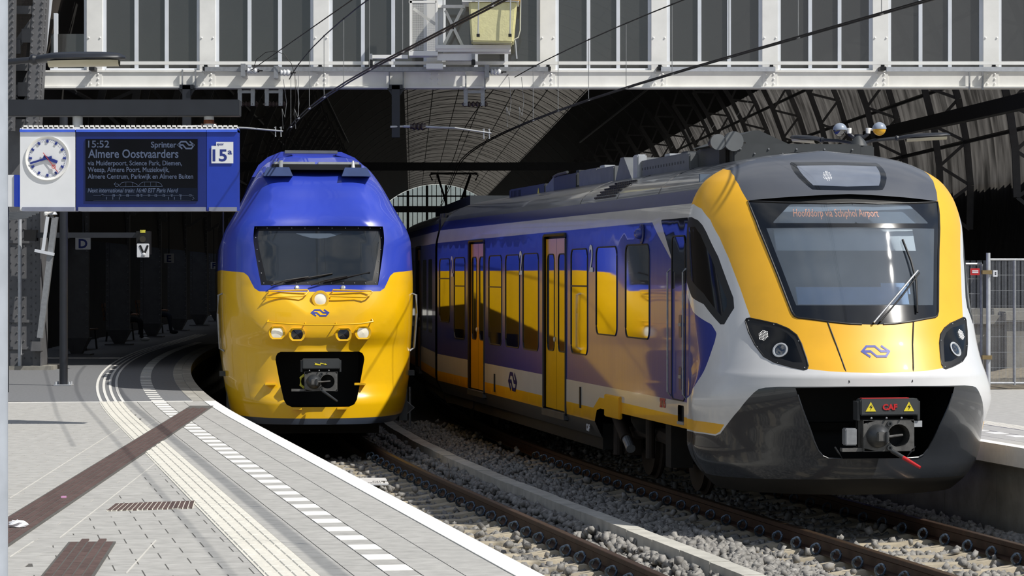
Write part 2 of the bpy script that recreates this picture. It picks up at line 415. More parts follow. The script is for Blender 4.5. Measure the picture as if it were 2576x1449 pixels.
# ------------------------------------------------------------ right platform and its concrete wall
fr = thing('floor_right', (7, 36, ZR), kind='structure')
yy = list(np.arange(18, 100, 1.0))
b = MB(); b.ribbon([C(y, PR+.1, ZR-.004) for y in yy], [C(y, PR+9, ZR-.004) for y in yy], .2); b.build('slab', 'paving', fr)
y = 18
while y < 48:
    patch('coping_stone', y+.003, y+.997, PR, PR+.155, ZR+.004, .2, 'white_stone', fr); y += 1
y = 18.1
while y < 46:
    patch('marking_tile', y, y+.29, PR+.66, PR+.83, ZR, .02, 'white_stone', fr); patch('edge_slab', y+.3, y+.58, PR+.66, PR+.83, ZR-.002, .02, 'paving', fr); y += .58
y = 18
while y < 46:
    b = MB(); 
    for i in range(4): b.ribbon([C(y+.004, PR+1.21+i*.075+.008, ZR+.004), C(y+.296, PR+1.21+i*.075+.008, ZR+.004)], [C(y+.004, PR+1.21+i*.075+.067, ZR+.004), C(y+.296, PR+1.21+i*.075+.067, ZR+.004)], .02)
    b.build('ribbed_tile', 'tactile', fr); y += .3
for o0, o1 in ((PR+.163,PR+.40),(PR+.41,PR+.65),(PR+.84,PR+1.2)):
    y = 18.0
    while y < 46: patch('edge_slab', y+.004, y+.596, o0, o1, ZR, .02, 'paving', fr); y += .6
wr = thing('wall_trackside', (5, 28, -.3), kind='structure')
y = 16
while y < 60:
    b = MB(); b.ribbon([C(y+.012, PR+.10, ZR-.20), C(y+1.488, PR+.10, ZR-.20)], [C(y+.012, PR+.4, ZR-.20), C(y+1.488, PR+.4, ZR-.20)], 1.1); b.build('wall_panel', 'concrete', wr)
    y += 1.5
b = MB(); yy = list(np.arange(16, 60, 1.)); b.ribbon([C(y, PR+.02, ZR-.05) for y in yy], [C(y, PR+.4, ZR-.05) for y in yy], .16); b.build('wall_cap', 'concrete', wr)

# ------------------------------------------------------------ track bed
tb = thing('floor_trackbed', (2, 30, -.2), kind='structure')
yy = list(np.arange(4, 130, 1.5))
b = MB(); b.ribbon([C(y, -.3, -.275) for y in yy], [C(y, PR+.3, -.275) for y in yy], .2); b.build('ballast_bed', 'ballast_base', tb)
# everything far around the station
b = MB(); b.box(-90, 90, -60, 420, -.62, -.50); tag(b.build('floor_ground', 'concrete'), kind='structure')

def rail(off, y0, y1, label):
    t = thing('rail', C(28, off), label, 'rail', 'running rails')
    prof = [(-.036,0),(.036,0),(.036,-.04),(.010,-.055),(.010,-.135),(.075,-.15),(.075,-.165),(-.075,-.165),(-.075,-.15),(-.010,-.135),(-.010,-.055),(-.036,-.04)]
    yy = list(np.arange(y0, y1, .6)); vs = []; fs = []; n = len(prof)
    for y in yy: vs += [C(y, off+a, z) for a, z in prof]
    for i in range(len(yy)-1):
        for j in range(n): fs.append((i*n+j, i*n+(j+1)%n, (i+1)*n+(j+1)%n, (i+1)*n+j))
    fs += [tuple(range(n)), tuple((len(yy)-1)*n+j for j in range(n))]
    MB().add(vs, fs).build('rail_body', 'rail_rust', t)
    b = MB(); b.ribbon([C(y, off-.028, .0015) for y in yy], [C(y, off+.024, .0015) for y in yy], .003); b.build('running_surface', 'rail_top', t)
rail(T1-.75, 18, 110, 'rusty steel rail hidden along the foot of the white-edged platform')
rail(T1+.75, 14, 110, 'rusty steel rail between the white-edged platform and the pale kerb strip')
rail(T2-.75, 14, 110, 'rusty steel rail under the cab door side of the grey-nosed train')
rail(T2+.75, 14, 110, 'rusty steel rail beside the concrete platform wall')

# sleepers with curled clips
def sleeper_proto():
    t = thing('sleeper', (0,0,-.17))
    b = MB(); n = 12
    xs = np.linspace(-1.26, 1.26, n+1)
    zt = lambda x: .0 if .45 < abs(x) < 1.05 else (-.045*min(1, (abs(x)-1.05)/.2) if abs(x) > 1.05 else -.035)
    vs = []; fs = []
    for x in xs:
        z = zt(x); vs += [(x,-.14,-.2),(x,-.105,z),(x,.105,z),(x,.14,-.2)]
    for i in range(n):
        for j in range(3): fs.append((i*4+j,i*4+j+1,(i+1)*4+j+1,(i+1)*4+j))
    fs += [(0,1,2,3)[::-1], tuple(n*4+j for j in range(4))]
    MB().add(vs, fs).build('sleeper_body', 'sleeper', t, local=True, smooth=True)
    pts = []
    for k in range(15):
        a = k/14*2*math.pi*1.25; pts.append((.042*math.cos(a)+.06*k/14-.02, .062*(k/14-.5)*2, .055+.048*math.sin(a)))
    cm = MB().tube(pts, .0125, 6).build('rail_clip', 'clip', t, local=True, smooth=True)
    first = True
    for sx in (-.75, .75):
        for sd in (-1, 1):
            c = cm if first else cm.copy()
            if not first: col.objects.link(c); ORG[c.name] = ORG[t.name]
            first = False
            c.location = (sx+sd*.105, 0, -.0); c.rotation_euler = (0, 0, 0 if sd > 0 else math.pi); c.parent = t
    return t
sp = sleeper_proto(); first = True
for off, y0, y1, lab, grp in ((T1, 20.5, 38.5, 'pale concrete sleeper with curled clips beside the white-edged platform', 'sleepers under the blue and yellow train\'s track'),
                         (T2, 20.2, 38.0, 'pale concrete sleeper with curled clips beside the concrete platform wall', 'sleepers under the grey-nosed train\'s track')):
    y = y0
    while y < y1:
        o = sp if first else copy_tree(sp); first = False
        c = C(y, off); o.location = (c.x, c.y, -.168); d = Cdir(y); o.rotation_euler = (0, 0, math.atan2(-d.x, d.y))
        ORG[o.name] = Vector(o.location); tag(o, lab, 'sleeper', grp); y += .6

# concrete kerb strip between the tracks
ks = thing('kerb_strip', C(28, 3.33, -.1), 'long pale concrete kerb strip on the ballast between the two tracks', 'kerb')
y = 19
while y < 56:
    zz = -.055+.004*math.sin(y*1.7); b = MB(); ya, yb = y+.006, y+.994
    b.ribbon([C(ya, 3.24, zz), C(yb, 3.24, zz)], [C(ya, 3.43, zz), C(yb, 3.43, zz)], .2); b.build('kerb_slab', 'concrete_strip', ks); y += 1

# loose ballast stones
def ballast():
    n = 52000
    yr = 19.5+28*rng.random(n)**1.35; of = .1+(PR-.1)*rng.random(n)
    keep = ~((np.abs(of-T1) < .68) & (yr > 39)) & ~((np.abs(of-3.33) < .12))
    for r_ in (T1-.75, T1+.75, T2-.75, T2+.75): keep &= np.abs(of-r_) > .085
    yr, of = yr[keep], of[keep]
    # shallower on the sleeper tops
    def on_sleeper(off, y0):
        ph = ((yr-y0+.3) % .6)-.3
        return (np.abs(ph) < .12) & (np.abs(of-off) < 1.26)
    slp = on_sleeper(T1, 20.5) | on_sleeper(T2, 20.2)
    k = (~slp) | (rng.random(len(yr)) < .05)
    yr, of, slp = yr[k], of[k], slp[k]
    n = len(yr)
    sl = np.array([slope(y) for y in yr]); kk = 1/np.hypot(1, sl)
    X = np.interp(yr, _Y, _E)+of*kk; Y = yr-of*sl*kk
    between = (np.abs(of-T1) > 1.35) & (np.abs(of-T2) > 1.35)
    Z = np.where(slp, -.150, -.245+np.where(between, .07, 0))+.018*rng.standard_normal(n)
    R = .026+.022*rng.random(n)
    base = np.array([(-1,-1,-1),(1,-1,-1),(1,1,-1),(-1,1,-1),(-1,-1,1),(1,-1,1),(1,1,1),(-1,1,1)], float)*.8
    v = base[None]*(1+.5*(rng.random((n,8,3))-.5))*(np.array([1,.8,.65])[None,None]*(.8+.5*rng.random((n,1,3))))
    q = rng.standard_normal((n,4)); q /= np.linalg.norm(q, axis=1, keepdims=True); w,x,y_,z = q.T
    M = np.stack([1-2*(y_*y_+z*z),2*(x*y_-z*w),2*(x*z+y_*w),2*(x*y_+z*w),1-2*(x*x+z*z),2*(y_*z-x*w),2*(x*z-y_*w),2*(y_*z+x*w),1-2*(x*x+y_*y_)],1).reshape(n,3,3)
    v = np.einsum('nij,nkj->nki', M, v)*R[:,None,None]+np.stack([X,Y,Z],1)[:,None]
    fb = np.array([(0,3,2),(0,2,1),(4,5,6),(4,6,7),(0,1,5),(0,5,4),(1,2,6),(1,6,5),(2,3,7),(2,7,6),(3,0,4),(3,4,7)])
    fa = (fb[None]+8*np.arange(n)[:,None,None]).reshape(-1,3)
    me = bpy.data.meshes.new('ballast'); me.vertices.add(8*n); me.vertices.foreach_set('co', v.ravel())
    me.loops.add(len(fa)*3); me.loops.foreach_set('vertex_index', fa.ravel().astype(np.int32)); me.polygons.add(len(fa))
    me.polygons.foreach_set('loop_start', np.arange(0, len(fa)*3, 3, dtype=np.int32)); me.polygons.foreach_set('loop_total', np.full(len(fa), 3, np.int32))
    me.update(calc_edges=True); me.materials.append(MATS['ballast'])
    tag(link('ballast', me), 'grey crushed stone ballast heaped around the sleepers', 'ballast', kind='stuff')
ballast()
# ------------------------------------------------------------ moulded surfaces: plan curve per height, cut into regions
mat('t_yellow', '#f2bd0c', .28, var=.03, scale=2, coat=.6, dirt=.07, dirtcol=(.35,.22,.03))
mat('t_blue', '#2f44b4', .35, var=.05, scale=2, coat=.6)
mat('s_yellow', '#f0b42a', .42, var=.03, scale=2, coat=.12, dirt=.10, dirtcol=(.33,.21,.04))
mat('s_white', '#d9d9da', .30, var=.03, scale=2, coat=.5, dirt=.10, dirtcol=(.30,.28,.26))
mat('s_roof', '#53565d', .30, var=.05, scale=2, coat=.4, dirt=.10, dirtcol=(.12,.11,.1))
mat('s_bumper', '#33363b', .25, var=.05, scale=2, coat=.5)
mat('s_blue', '#22348f', .30, var=.03, scale=2, coat=.45, ripple=(.003, (.3, 5, .7)))
mat('s_side', '#c4c0ba', .35, var=.04, scale=2, coat=.35, ripple=(.003, (.3, 5, .7)))
mat('s_sideyellow', '#e8a812', .35, var=.04, scale=2, coat=.3, ripple=(.002, (.3, 4, .7)))
mat('s_skirt', '#3a3835', .5, var=.08, scale=3)
mat('s_line', '#17225f', .3)
mat('door_yellow', '#eeb012', .30, var=.03, scale=2, coat=.5, ripple=(.002, (.3, 2, .6)))
mat('win_dark', '#101214', .03, var=.05, coat=1, spec=1.0, ripple=(.004, (.3, .8, .7)), ior=1.9)
mat('frit', '#17191c', .12, var=.1, coat=.6)
mat('cabwin', '#0d0e10', .10, var=.1, coat=.2, spec=.35)
mat('band_blue', '#39414f', .4, var=.08, scale=5)
mat('grey_part', '#5b5e62', .5, var=.08, scale=6)
mat('equip', '#686b6d', .5, var=.10, scale=5, dirt=.2)
mat('equip_dark', '#3b3e40', .55, var=.10, scale=5)
mat('under', '#17140f', .8, var=.2, scale=5)
mat('under_brown', '#2e241b', .75, var=.2, scale=7)
mat('cast', '#6a6967', .5, metal=.5, var=.25, scale=12, bump=.1)
mat('cast_dark', '#47494b', .4, metal=.4, var=.15, scale=10)
mat('lens', '#e9e4d2', .15, coat=1, emit=(1,.93,.75), estr=.30)
mat('led', '#ffffff', .3, emit=(1,.98,.94), estr=.9)
mat('lens_dark', '#1b1719', .15, coat=1)
mat('red', '#c0272a', .4, var=.08, scale=8)
mat('warn_yellow', '#e6d335', .5)
mat('logo_blue', '#2f3f9e', .4)
mat('amber', '#ff8a50', .5, emit=(1,.38,.16), estr=.9)
mat('blind', '#dde4ec', .7, var=.03)
mat('cab_inner', '#5f6d7e', .8, var=.05)
mat('dash_blue', '#9cc0f0', .6, var=.05)
mat('num_white', '#d5d8dd', .5)
mat('top_lens', '#747b88', .12, var=.06, coat=.8)
glass('cab_glass', (.42,.50,.60), .80, .02)
glass('cab_glass_dark', (.03,.034,.036), .35, .03)

def pchip(xk, yk):
    xk, yk = np.array(xk, float), np.array(yk, float); h = np.diff(xk); dl = np.diff(yk)/h
    m = np.zeros(len(xk)); m[0], m[-1] = dl[0], dl[-1]
    for i in range(1, len(xk)-1):
        if dl[i-1]*dl[i] > 0:
            w1, w2 = 2*h[i]+h[i-1], h[i]+2*h[i-1]; m[i] = (w1+w2)/(w1/dl[i-1]+w2/dl[i])
    def fn(x):
        x = np.clip(np.asarray(x, float), xk[0], xk[-1]); i = np.clip(np.searchsorted(xk, x)-1, 0, len(h)-1)
        t = (x-xk[i])/h[i]
        return yk[i]*(1+2*t)*(1-t)**2+m[i]*h[i]*t*(1-t)**2+yk[i+1]*t*t*(3-2*t)+m[i+1]*h[i]*t*t*(t-1)
    return fn

class Frame:                          # where a vehicle stands: front point and direction in plan
    def __init__(s, A, k): s.A = np.array(A, float); s.d = np.array([k, 1.])/math.hypot(k, 1); s.r = np.array([s.d[1], -s.d[0]])
    def proj(s, u, v, z):
        X = s.A[0]+u*s.r[0]+v*s.d[0]; Y = s.A[1]+u*s.r[1]+v*s.d[1]
        return CX+X/Y*F, YH-(z-EYE)/Y*F
    def rotz(s): return math.atan2(s.r[1], s.r[0])
    def side(s, x, y, u=-1.44):       # photo pixel on the flank
        k = np.array([(x-CX)/F, 1]); t = (u+s.A@s.r)/(k@s.r); p = k*t
        return float((p-s.A)@s.d), float(EYE-(y-YH)/F*t)
    def cross(s, x, y, v):            # photo pixel on a plane across the vehicle
        k = np.array([(x-CX)/F, 1]); t = (v+s.A@s.d)/(k@s.d); p = k*t
        return float((p-s.A)@s.r), float(EYE-(y-YH)/F*t)

TQ, TM = 1.5, 2.0
class Nose:
    def __init__(s, fr, zk, v0, D, W, p, vj, extra=None, flare=None):
        s.fr, s.v0, s.D, s.W, s.p, s.vj = fr, pchip(zk, v0), pchip(zk, D), pchip(*W), p, vj
        s.z0, s.z1 = zk[0], zk[-1]; s.extra = extra; s.flare = flare
        tt = np.linspace(-TM, TM, 700); zz = np.linspace(s.z0, s.z1, 600); T_, Z_ = np.meshgrid(tt, zz)
        p_ = s.lift(T_.ravel(), Z_.ravel()); px, py = fr.proj(*p_.T); n = s.normal(T_.ravel(), Z_.ravel())
        X = fr.A[0]+p_[:,0]*fr.r[0]+p_[:,1]*fr.d[0]; Y = fr.A[1]+p_[:,0]*fr.r[1]+p_[:,1]*fr.d[1]
        wx = n[:,0]*fr.r[0]+n[:,1]*fr.d[0]; wy = n[:,0]*fr.r[1]+n[:,1]*fr.d[1]
        ok = wx*(-X)+wy*(-Y)+n[:,2]*(EYE-p_[:,2]) > 0
        s.tab = np.stack([px, py, T_.ravel(), Z_.ravel()], 1)[ok]
    def lift(s, t, z):
        t = np.asarray(t, float); z = np.asarray(z, float); at = np.abs(t); a = np.minimum(at/TQ, 1)*math.pi/2
        W, D, v0 = s.W(z), s.D(z), s.v0(z)
        q = np.sin(a); u = W*q; v = v0+D*(1-np.sqrt(np.clip(1-q**s.p, 0, 1)))
        side = np.clip((at-TQ)/(TM-TQ), 0, 1); v = v+(s.vj-(v0+D))*side
        if s.flare is not None:
            fl = s.flare(z)*np.sin(a)**2*(1-side)**2; u = u+fl
        if s.extra is not None: v = v+s.extra(u, z)*(1-side)*np.cos(a)**.5
        return np.stack([np.sign(t)*u, v, z], -1)
    def normal(s, t, z):
        e = 1e-3; t = np.asarray(t, float); z = np.asarray(z, float)
        sg = np.where(np.abs(t) < 2e-3, 0, 0)
        a = s.lift(np.clip(t+e, -TM, TM), z)-s.lift(np.clip(t-e, -TM, TM), z)
        b = s.lift(t, np.clip(z+e, s.z0, s.z1))-s.lift(t, np.clip(z-e, s.z0, s.z1))
        n = np.cross(a, b); n /= np.linalg.norm(n, axis=-1, keepdims=True)+1e-12
        return n                       # points outwards
    def inv(s, x, y):
        i = np.argmin((s.tab[:,0]-x)**2+(s.tab[:,1]-y)**2); t, z = s.tab[i,2:]
        for _ in range(4):
            def pr(t, z): q = s.lift(np.array([t]), np.array([z]))[0]; return np.array(s.fr.proj(*q))
            p0 = pr(t, z); e = 1e-3; J = np.stack([(pr(t+e, z)-p0)/e, (pr(t, z+e)-p0)/e], 1)
            try: dlt = np.linalg.solve(J, np.array([x, y])-p0)
            except np.linalg.LinAlgError: break
            if np.abs(dlt).max() > .05: break
            t = float(np.clip(t+dlt[0], -TM, TM)); z = float(np.clip(z+dlt[1], s.z0, s.z1))
        return float(t), float(z)
    def zc(s, y):                      # height on the centre line seen at a photo row
        zz = np.linspace(s.z0, s.z1, 1500); p = s.lift(np.zeros_like(zz), zz); py = s.fr.proj(*p.T)[1]
        return float(zz[np.argmin(np.abs(py-y))])
    def at(s, x, y, off=0.): t, z = s.inv(x, y); return s.tz(t, z, off)
    def tz(s, t, z, off=0.): return Vector(s.lift(np.array([t]), np.array([z]))[0])+Vector(s.normal(np.array([t]), np.array([z]))[0])*off
    def nrm(s, x, y): t, z = s.inv(x, y); return Vector(s.normal(np.array([t]), np.array([z]))[0])
    def poly(s, pts): return [s.inv(*p[1:]) if p[0] == 'p' else (p[1], p[2]) for p in pts]

def px(*l): return [('p', *q) for q in l]
def T_(t, z): return ('t', t, z)
def inside(poly, pts):
    poly = np.array(poly); x, y = pts[:,0], pts[:,1]; r = np.zeros(len(pts), bool); j = len(poly)-1
    for i in range(len(poly)):
        xi, yi = poly[i]; xj, yj = poly[j]
        c = ((yi > y) != (yj > y)) & (x < (xj-xi)*(y-yi)/((yj-yi) if yj != yi else 1e-12)+xi); r ^= c; j = i
    return r
def dense(poly, step):
    o = []
    for i, a in enumerate(poly):
        b = poly[(i+1) % len(poly)]; n = max(1, int(math.hypot(b[0]-a[0], b[1]-a[1])/step))
        o += [(a[0]+(b[0]-a[0])*k/n, a[1]+(b[1]-a[1])*k/n) for k in range(n)]
    return o
def rrect(x0, x1, y0, y1, r, n=5):
    o = []
    for cx_, cy_, a0 in ((x1-r, y1-r, 0), (x0+r, y1-r, 90), (x0+r, y0+r, 180), (x1-r, y0+r, 270)):
        for k in range(n+1): a = math.radians(a0+90*k/n); o.append((cx_+r*math.cos(a), cy_+r*math.sin(a)))
    return o
def rounded(poly, r, n=4):
    o = []; k = len(poly)
    for i in range(k):
        a, b, c = Vector(poly[i-1]), Vector(poly[i]), Vector(poly[(i+1) % k])
        l1, l2 = min(r, (a-b).length*.45), min(r, (c-b).length*.45); p, q = b+(a-b).normalized()*l1, b+(c-b).normalized()*l2
        for j in range(n+1): t = j/n; o.append(tuple(p*(1-t)**2+b*2*t*(1-t)+q*t*t))
    return o

def cut_surface(bounds, regions, lift, normal, gx, gy, mirror=False, step=.06):
    """regions: list of (key, polygon) in parameter space, later ones win; key None leaves a hole."""
    x0, x1, y0, y1 = bounds; V = []; E = []
    def addpoly(p):
        n = len(V); V.extend(p); E.extend([(n+i, n+(i+1) % len(p)) for i in range(len(p))])
    addpoly(dense([(x0,y0),(x1,y0),(x1,y1),(x0,y1)], step*2))
    for key, p in regions[1:] if regions[0][1] is None else regions:
        p = dense([(min(max(a, x0), x1), min(max(b, y0), y1)) for a, b in p], step); addpoly(p)
        if mirror: addpoly([(-a, b) for a, b in p])
    V.extend([(a, b) for a in gx for b in gy])
    vs, _, fs, *_r = delaunay_2d_cdt([Vector(v) for v in V], E, [], 0, 1e-5)
    vs = np.array([tuple(v) for v in vs]); fs = np.array([tuple(f)[:3] for f in fs])
    c = vs[fs].mean(1)
    if mirror: c[:,0] = -np.abs(c[:,0])
    keys = np.zeros(len(fs), int)
    for k, (key, p) in enumerate(regions):
        if p is not None: keys[inside(p, c)] = k
    P3 = lift(vs[:,0], vs[:,1]); N3 = normal(vs[:,0], vs[:,1]); out = {}
    names = {}
    for k, (key, p) in enumerate(regions): names.setdefault(key, []).append(k)
    for key, ids in names.items():
        if key is None: continue
        ff = fs[np.isin(keys, ids)]
        if not len(ff): continue
        g = np.cross(P3[ff[:,1]]-P3[ff[:,0]], P3[ff[:,2]]-P3[ff[:,0]]); ok = np.linalg.norm(g, axis=1) > 1e-9; ff, g = ff[ok], g[ok]
        fl = (g*N3[ff].mean(1)).sum(1) < 0; ff[fl] = ff[fl][:,::-1]
        uq, iv = np.unique(ff, return_inverse=True); out[key] = (P3[uq], iv.reshape(-1,3), N3[uq])
    return out
def surf_pair(name, data, m, parents):            # the left and the right one of a mirrored pair, each an object
    v, f_, n = data; out = []
    for sd, par in zip((-1, 1), parents if isinstance(parents, (list, tuple)) else (parents, parents)):
        ff = f_[(v[f_].mean(1)[:,0]*sd) > 0]; uq, iv = np.unique(ff, return_inverse=True); out.append(surf_obj(name, (v[uq], iv.reshape(-1,3), n[uq]), m, par))
    return out
def surf_obj(name, data, m, parent, shift=(0,0,0)):
    v, f_, n = data; me = bpy.data.meshes.new(name); me.from_pydata((v+np.array(shift)).tolist(), [], f_.tolist())
    for p in me.polygons: p.use_smooth = True
    me.materials.append(MATS[m]); me.normals_split_custom_set_from_vertices(n.tolist())
    return link(name, me, parent)

LOGO = [[(-.233,-.19),(-.5,0),(-.31,.168),(0,.168),(.19,0),(.5,0)], [(-.5,0),(-.19,0),(0,-.172),(.35,-.172),(.5,0),(.233,.185)]]
def logo(name, m, parent, W, fn, th=.07, local=True):           # fn maps (x, y) metres to a point and its normal
    b = MB()
    for st in LOGO:
        L_, R_ = [], []; n = len(st); pts = [Vector((x*W, y*W)) for x, y in st]
        for i, p in enumerate(pts):
            d0 = (pts[i]-pts[i-1]).normalized() if i else (pts[1]-pts[0]).normalized(); d1 = (pts[i+1]-pts[i]).normalized() if i < n-1 else d0
            nn = Vector((-(d0+d1).y, (d0+d1).x)).normalized(); k = th*W/2/max(.4, nn.dot(Vector((-d0.y, d0.x))))
            L_.append(p+nn*k); R_.append(p-nn*k)
        for i in range(n-1):
            for q in ([L_[i], R_[i], R_[i+1], L_[i+1]],):
                b.add([fn(v.x, v.y) for v in q], [(0,1,2,3)])
    return b.build(name, m, parent, local=local)

def coupler(parent, v, z, name, s=1., lever='red', mark=None):    # front of an automatic coupler, local vehicle coordinates, facing -v
    r = bpy.data.objects.new('coupler', None); col.objects.link(r); r.parent = parent; ORG[r.name] = ORG[parent.name]
    w, h = .255*s, .15*s
    def hole_plate():
        b = MB(); cxh, cyh, R = .10*s, 0, .11*s; n = 20
        ring = [(cxh+R*math.cos(2*math.pi*k/n), cyh+R*math.sin(2*math.pi*k/n)) for k in range(n)]
        sq = []
        for k in range(n):
            a = 2*math.pi*k/n; c_, s_ = math.cos(a), math.sin(a)
            tx = (w-cxh)/c_ if c_ > 1e-6 else ((-w-cxh)/c_ if c_ < -1e-6 else 1e9); ty = h/s_ if s_ > 1e-6 else (-h/s_ if s_ < -1e-6 else 1e9)
            t = min(tx, ty); sq.append((cxh+t*c_, t*s_))
        vs = [(x, v, z+y) for x, y in ring]+[(x, v, z+y) for x, y in sq]+[(x, v+.22, z+y) for x, y in ring]
        fs = [(k, (k+1)%n, n+(k+1)%n, n+k) for k in range(n)]+[(k, 2*n+k, 2*n+(k+1)%n, (k+1)%n) for k in range(n)]
        b.add(vs, fs); b.box(-w, w, v+.012, v+.10, z+h, z+h+.002); b.box(-w, -w+.004, v, v+.16, z-h, z+h); b.box(w-.004, w, v, v+.16, z-h, z+h); b.box(-w, w, v, v+.16, z+h-.004, z+h); b.box(-w, w, v, v+.16, z-h, z-h+.004)
        return b
    hole_plate().build('face_plate', 'cast', r, local=True)
    MB().box(-w, w, v+.20, v+.24, z-h, z+h).build('pocket', 'black', r, local=True)
    MB().lathe([(.115*s,0),(.112*s,.03),(.085*s,.10),(.05*s,.13)], (-.11*s, v, z), (0,-1,0), 24).build('cone', 'cast_dark', r, local=True, smooth=True)
    MB().box(-.16*s, -.05*s, v-.17, v-.10, z-.045*s, z+.045*s).build('hook', 'cast', r, local=True, bevel=.008)
    MB().cyl((-.075*s, v-.18, z-.05*s), (-.075*s, v-.18, z+.05*s), .014*s, 10).build('hook_pin', 'cast_dark', r, local=True)
    MB().cyl((-.06*s, v-.15, z), (.14*s, v+.02, z+.005), .012*s, 8).build('link_bar', 'cast', r, local=True)
    for yy in (.115, -.115): MB().lathe([(.026*s,0),(.026*s,.02),(.013*s,.02),(.013*s,.005)], (.005, v, z+yy*s), (0,-1,0), 14).build('air_valve', 'cast_dark', r, local=True)
    MB().box(-w-.20*s, -w+.02, v+.02, v+.10, z-h, z-h+.035*s).build('gathering_bar', 'cast', r, local=True)
    lv = MB().tube([(.02, v-.03, z-h*.95), (.06*s, v-.06, z-h*1.12), (.11*s, v-.10, z-h*1.35)], .022*s, 10, r2=.02*s).build('lever', 'cast_dark', r, local=True, smooth=True)
    MB().tube([(.11*s, v-.10, z-h*1.35), (.24*s, v-.22, z-h*1.95)], .02*s, 10, r2=.014*s).build('lever_grip', lever, lv, local=True, smooth=True)
    MB().cyl((0, v+.16, z), (0, v+1.0, z), .10*s, 14).build('shank', 'under', r, local=True)
    # electric head on top
    bx = MB().box(-.29*s, .29*s, v-.03, v+.12, z+h+.045*s, z+h+.205*s).build('electric_box', 'equip_dark', r, local=True, bevel=.012)
    for sd in (-1, 1): MB().box(sd*.30*s-.012, sd*.30*s+.012, v+.0, v+.14, z+h+.0, z+h+.18*s).build('box_bracket', 'cast_dark', r, local=True)
    for k in range(3): MB().ball(((-.18+.15*k)*s, v-.02, z+h+.02), .011*s, 8, 6).build('bolt', 'galv', r, local=True)
    return r
# ------------------------------------------------------------ blue and yellow double-deck train
fv = Frame((-2.69, 37.9), -.1126)
def v_extra(u, z):
    zl = np.minimum(z, 2.30)
    return .28*np.clip(zl-(1.87+.60*(u/.78)**2), 0, None)+.14*np.clip(zl-(1.38+.75*(u/1.2)**2), 0, None)
VZ = [.36,.42,.52,.66,.80,.95,1.15,1.4,1.64,1.92,2.3,2.7,3.12,3.20,3.5,3.85,3.98,4.08,4.18,4.24]
nv = Nose(fv, VZ,
    [-.13,-.14,-.145,-.15,-.09,-.04,-.02,-.01,-.10,-.13,-.07,.06,.19,.22,.50,.86,1.30,1.68,2.0,2.27],
    [1.30,1.32,1.34,1.36,1.34,1.34,1.34,1.34,1.34,1.34,1.30,1.25,1.15,1.13,1.0,.85,.62,.42,.26,.10],
    ([.36,.42,.52,.8,1.0,2.3,2.9,3.08,3.3,3.85,4.05,4.18,4.24], [1.12,1.19,1.25,1.31,1.34,1.39,1.37,1.32,1.20,.90,.76,.55,.30]), 3.0, 2.4, extra=v_extra)
virm = thing('double_deck_train', (fv.A[0], fv.A[1], 0), 'blue and yellow double-deck train with a flat framed windscreen', 'train', rotz=fv.rotz())
zq = lambda y: nv.zc(y)
yel = nv.poly([T_(-TM, nv.inv(559, 680)[1])]+px((559,680),(600,684),(614,686),(624,694),(633,712),(640,725),(652,733),(700,734))+[T_(0, zq(734)), T_(0, nv.z0), T_(-TM, nv.z0)])
band = nv.poly([T_(0, nv.z0), T_(0, zq(1053)), T_(-.6, zq(1053)+.005), T_(-1.2, zq(1053)+.02), T_(-TM, zq(1053)+.04), T_(-TM, nv.z0)])
wsp = nv.poly(px((640,569),(657,717))+[T_(0, zq(717)), T_(0, zq(568))])
cavp = nv.poly(px((706,885),(698,889),(694,897),(693,905),(714,1006),(721,1018),(734,1024))+[T_(0, zq(1024)), T_(0, zq(885))])
lift = nv.lift; norm = nv.normal
gx = list(np.linspace(-TM, TM, 61)); gy = sorted(set(list(np.linspace(nv.z0, nv.z1, 60))))
reg = cut_surface((-TM, TM, nv.z0, nv.z1), [('blue', None), ('yellow', yel), ('band', band), (None, wsp), (None, cavp)], lift, norm, gx, gy, True)
surf_obj('front_upper', reg['blue'], 't_blue', virm); surf_obj('front_lower', reg['yellow'], 't_yellow', virm); surf_obj('front_apron', reg['band'], 'band_blue', virm)
# recessed windscreen
zb, zt = zq(717), zq(568)
def rec(z): return .012+.10*np.clip((z-zb)/(zt-zb), 0, 1)
def lift_r(t, z): p = nv.lift(t, z); p[..., 1] += rec(np.asarray(z)); return p
half = dense(wsp, .05); half = [q for q in half]
ring = [(t, z) for t, z in half if t < -1e-4]+[]
edge_l = dense(wsp[:2], .04)[:len(dense(wsp[:2], .04))//1]
fullp = wsp+[(-a, b) for a, b in wsp[::-1]]
fullp = [q for i, q in enumerate(fullp) if abs(q[0]) > 1e-6]
fullp = dense(fullp, .05)
A_ = nv.lift(np.array([q[0] for q in fullp]), np.array([q[1] for q in fullp])); B_ = lift_r(np.array([q[0] for q in fullp]), np.array([q[1] for q in fullp]))
b = MB(); n = len(A_); b.add(A_.tolist()+B_.tolist(), [(i, (i+1) % n, n+(i+1) % n, n+i) for i in range(n)]); b.build('windscreen_reveal', 't_blue', virm, local=True)
fw = .062
tz_l, tz_b = wsp[0], wsp[1]
inner = [(wsp[0][0]+fw*1.05, zt-fw*1.2), (wsp[1][0]+fw*1.05, zb+fw), (0, zb+fw), (0, zt-fw*1.2)]
rg = cut_surface((-TM, TM, nv.z0, nv.z1), [(None, None), ('frame', wsp), ('glass', inner)], lift_r, norm, list(np.linspace(-1.2,1.2,31)), list(np.linspace(2.1,3.3,20)), True)
ws = surf_obj('windscreen_frame', rg['frame'], 'rubber', virm); surf_obj('windscreen_glass', rg['glass'], 'cab_glass_dark', ws)
b = MB()
for k in range(11):
    for zz in (zt-fw*.5, zb+fw*.45):
        t = (k/10-.5)*1.9*abs(wsp[0][0] if zz > 2.7 else wsp[1][0]); q = Vector(lift_r(np.array([t]), np.array([zz]))[0]); b.ball((q.x, q.y-.004, q.z), .008, 6, 4)
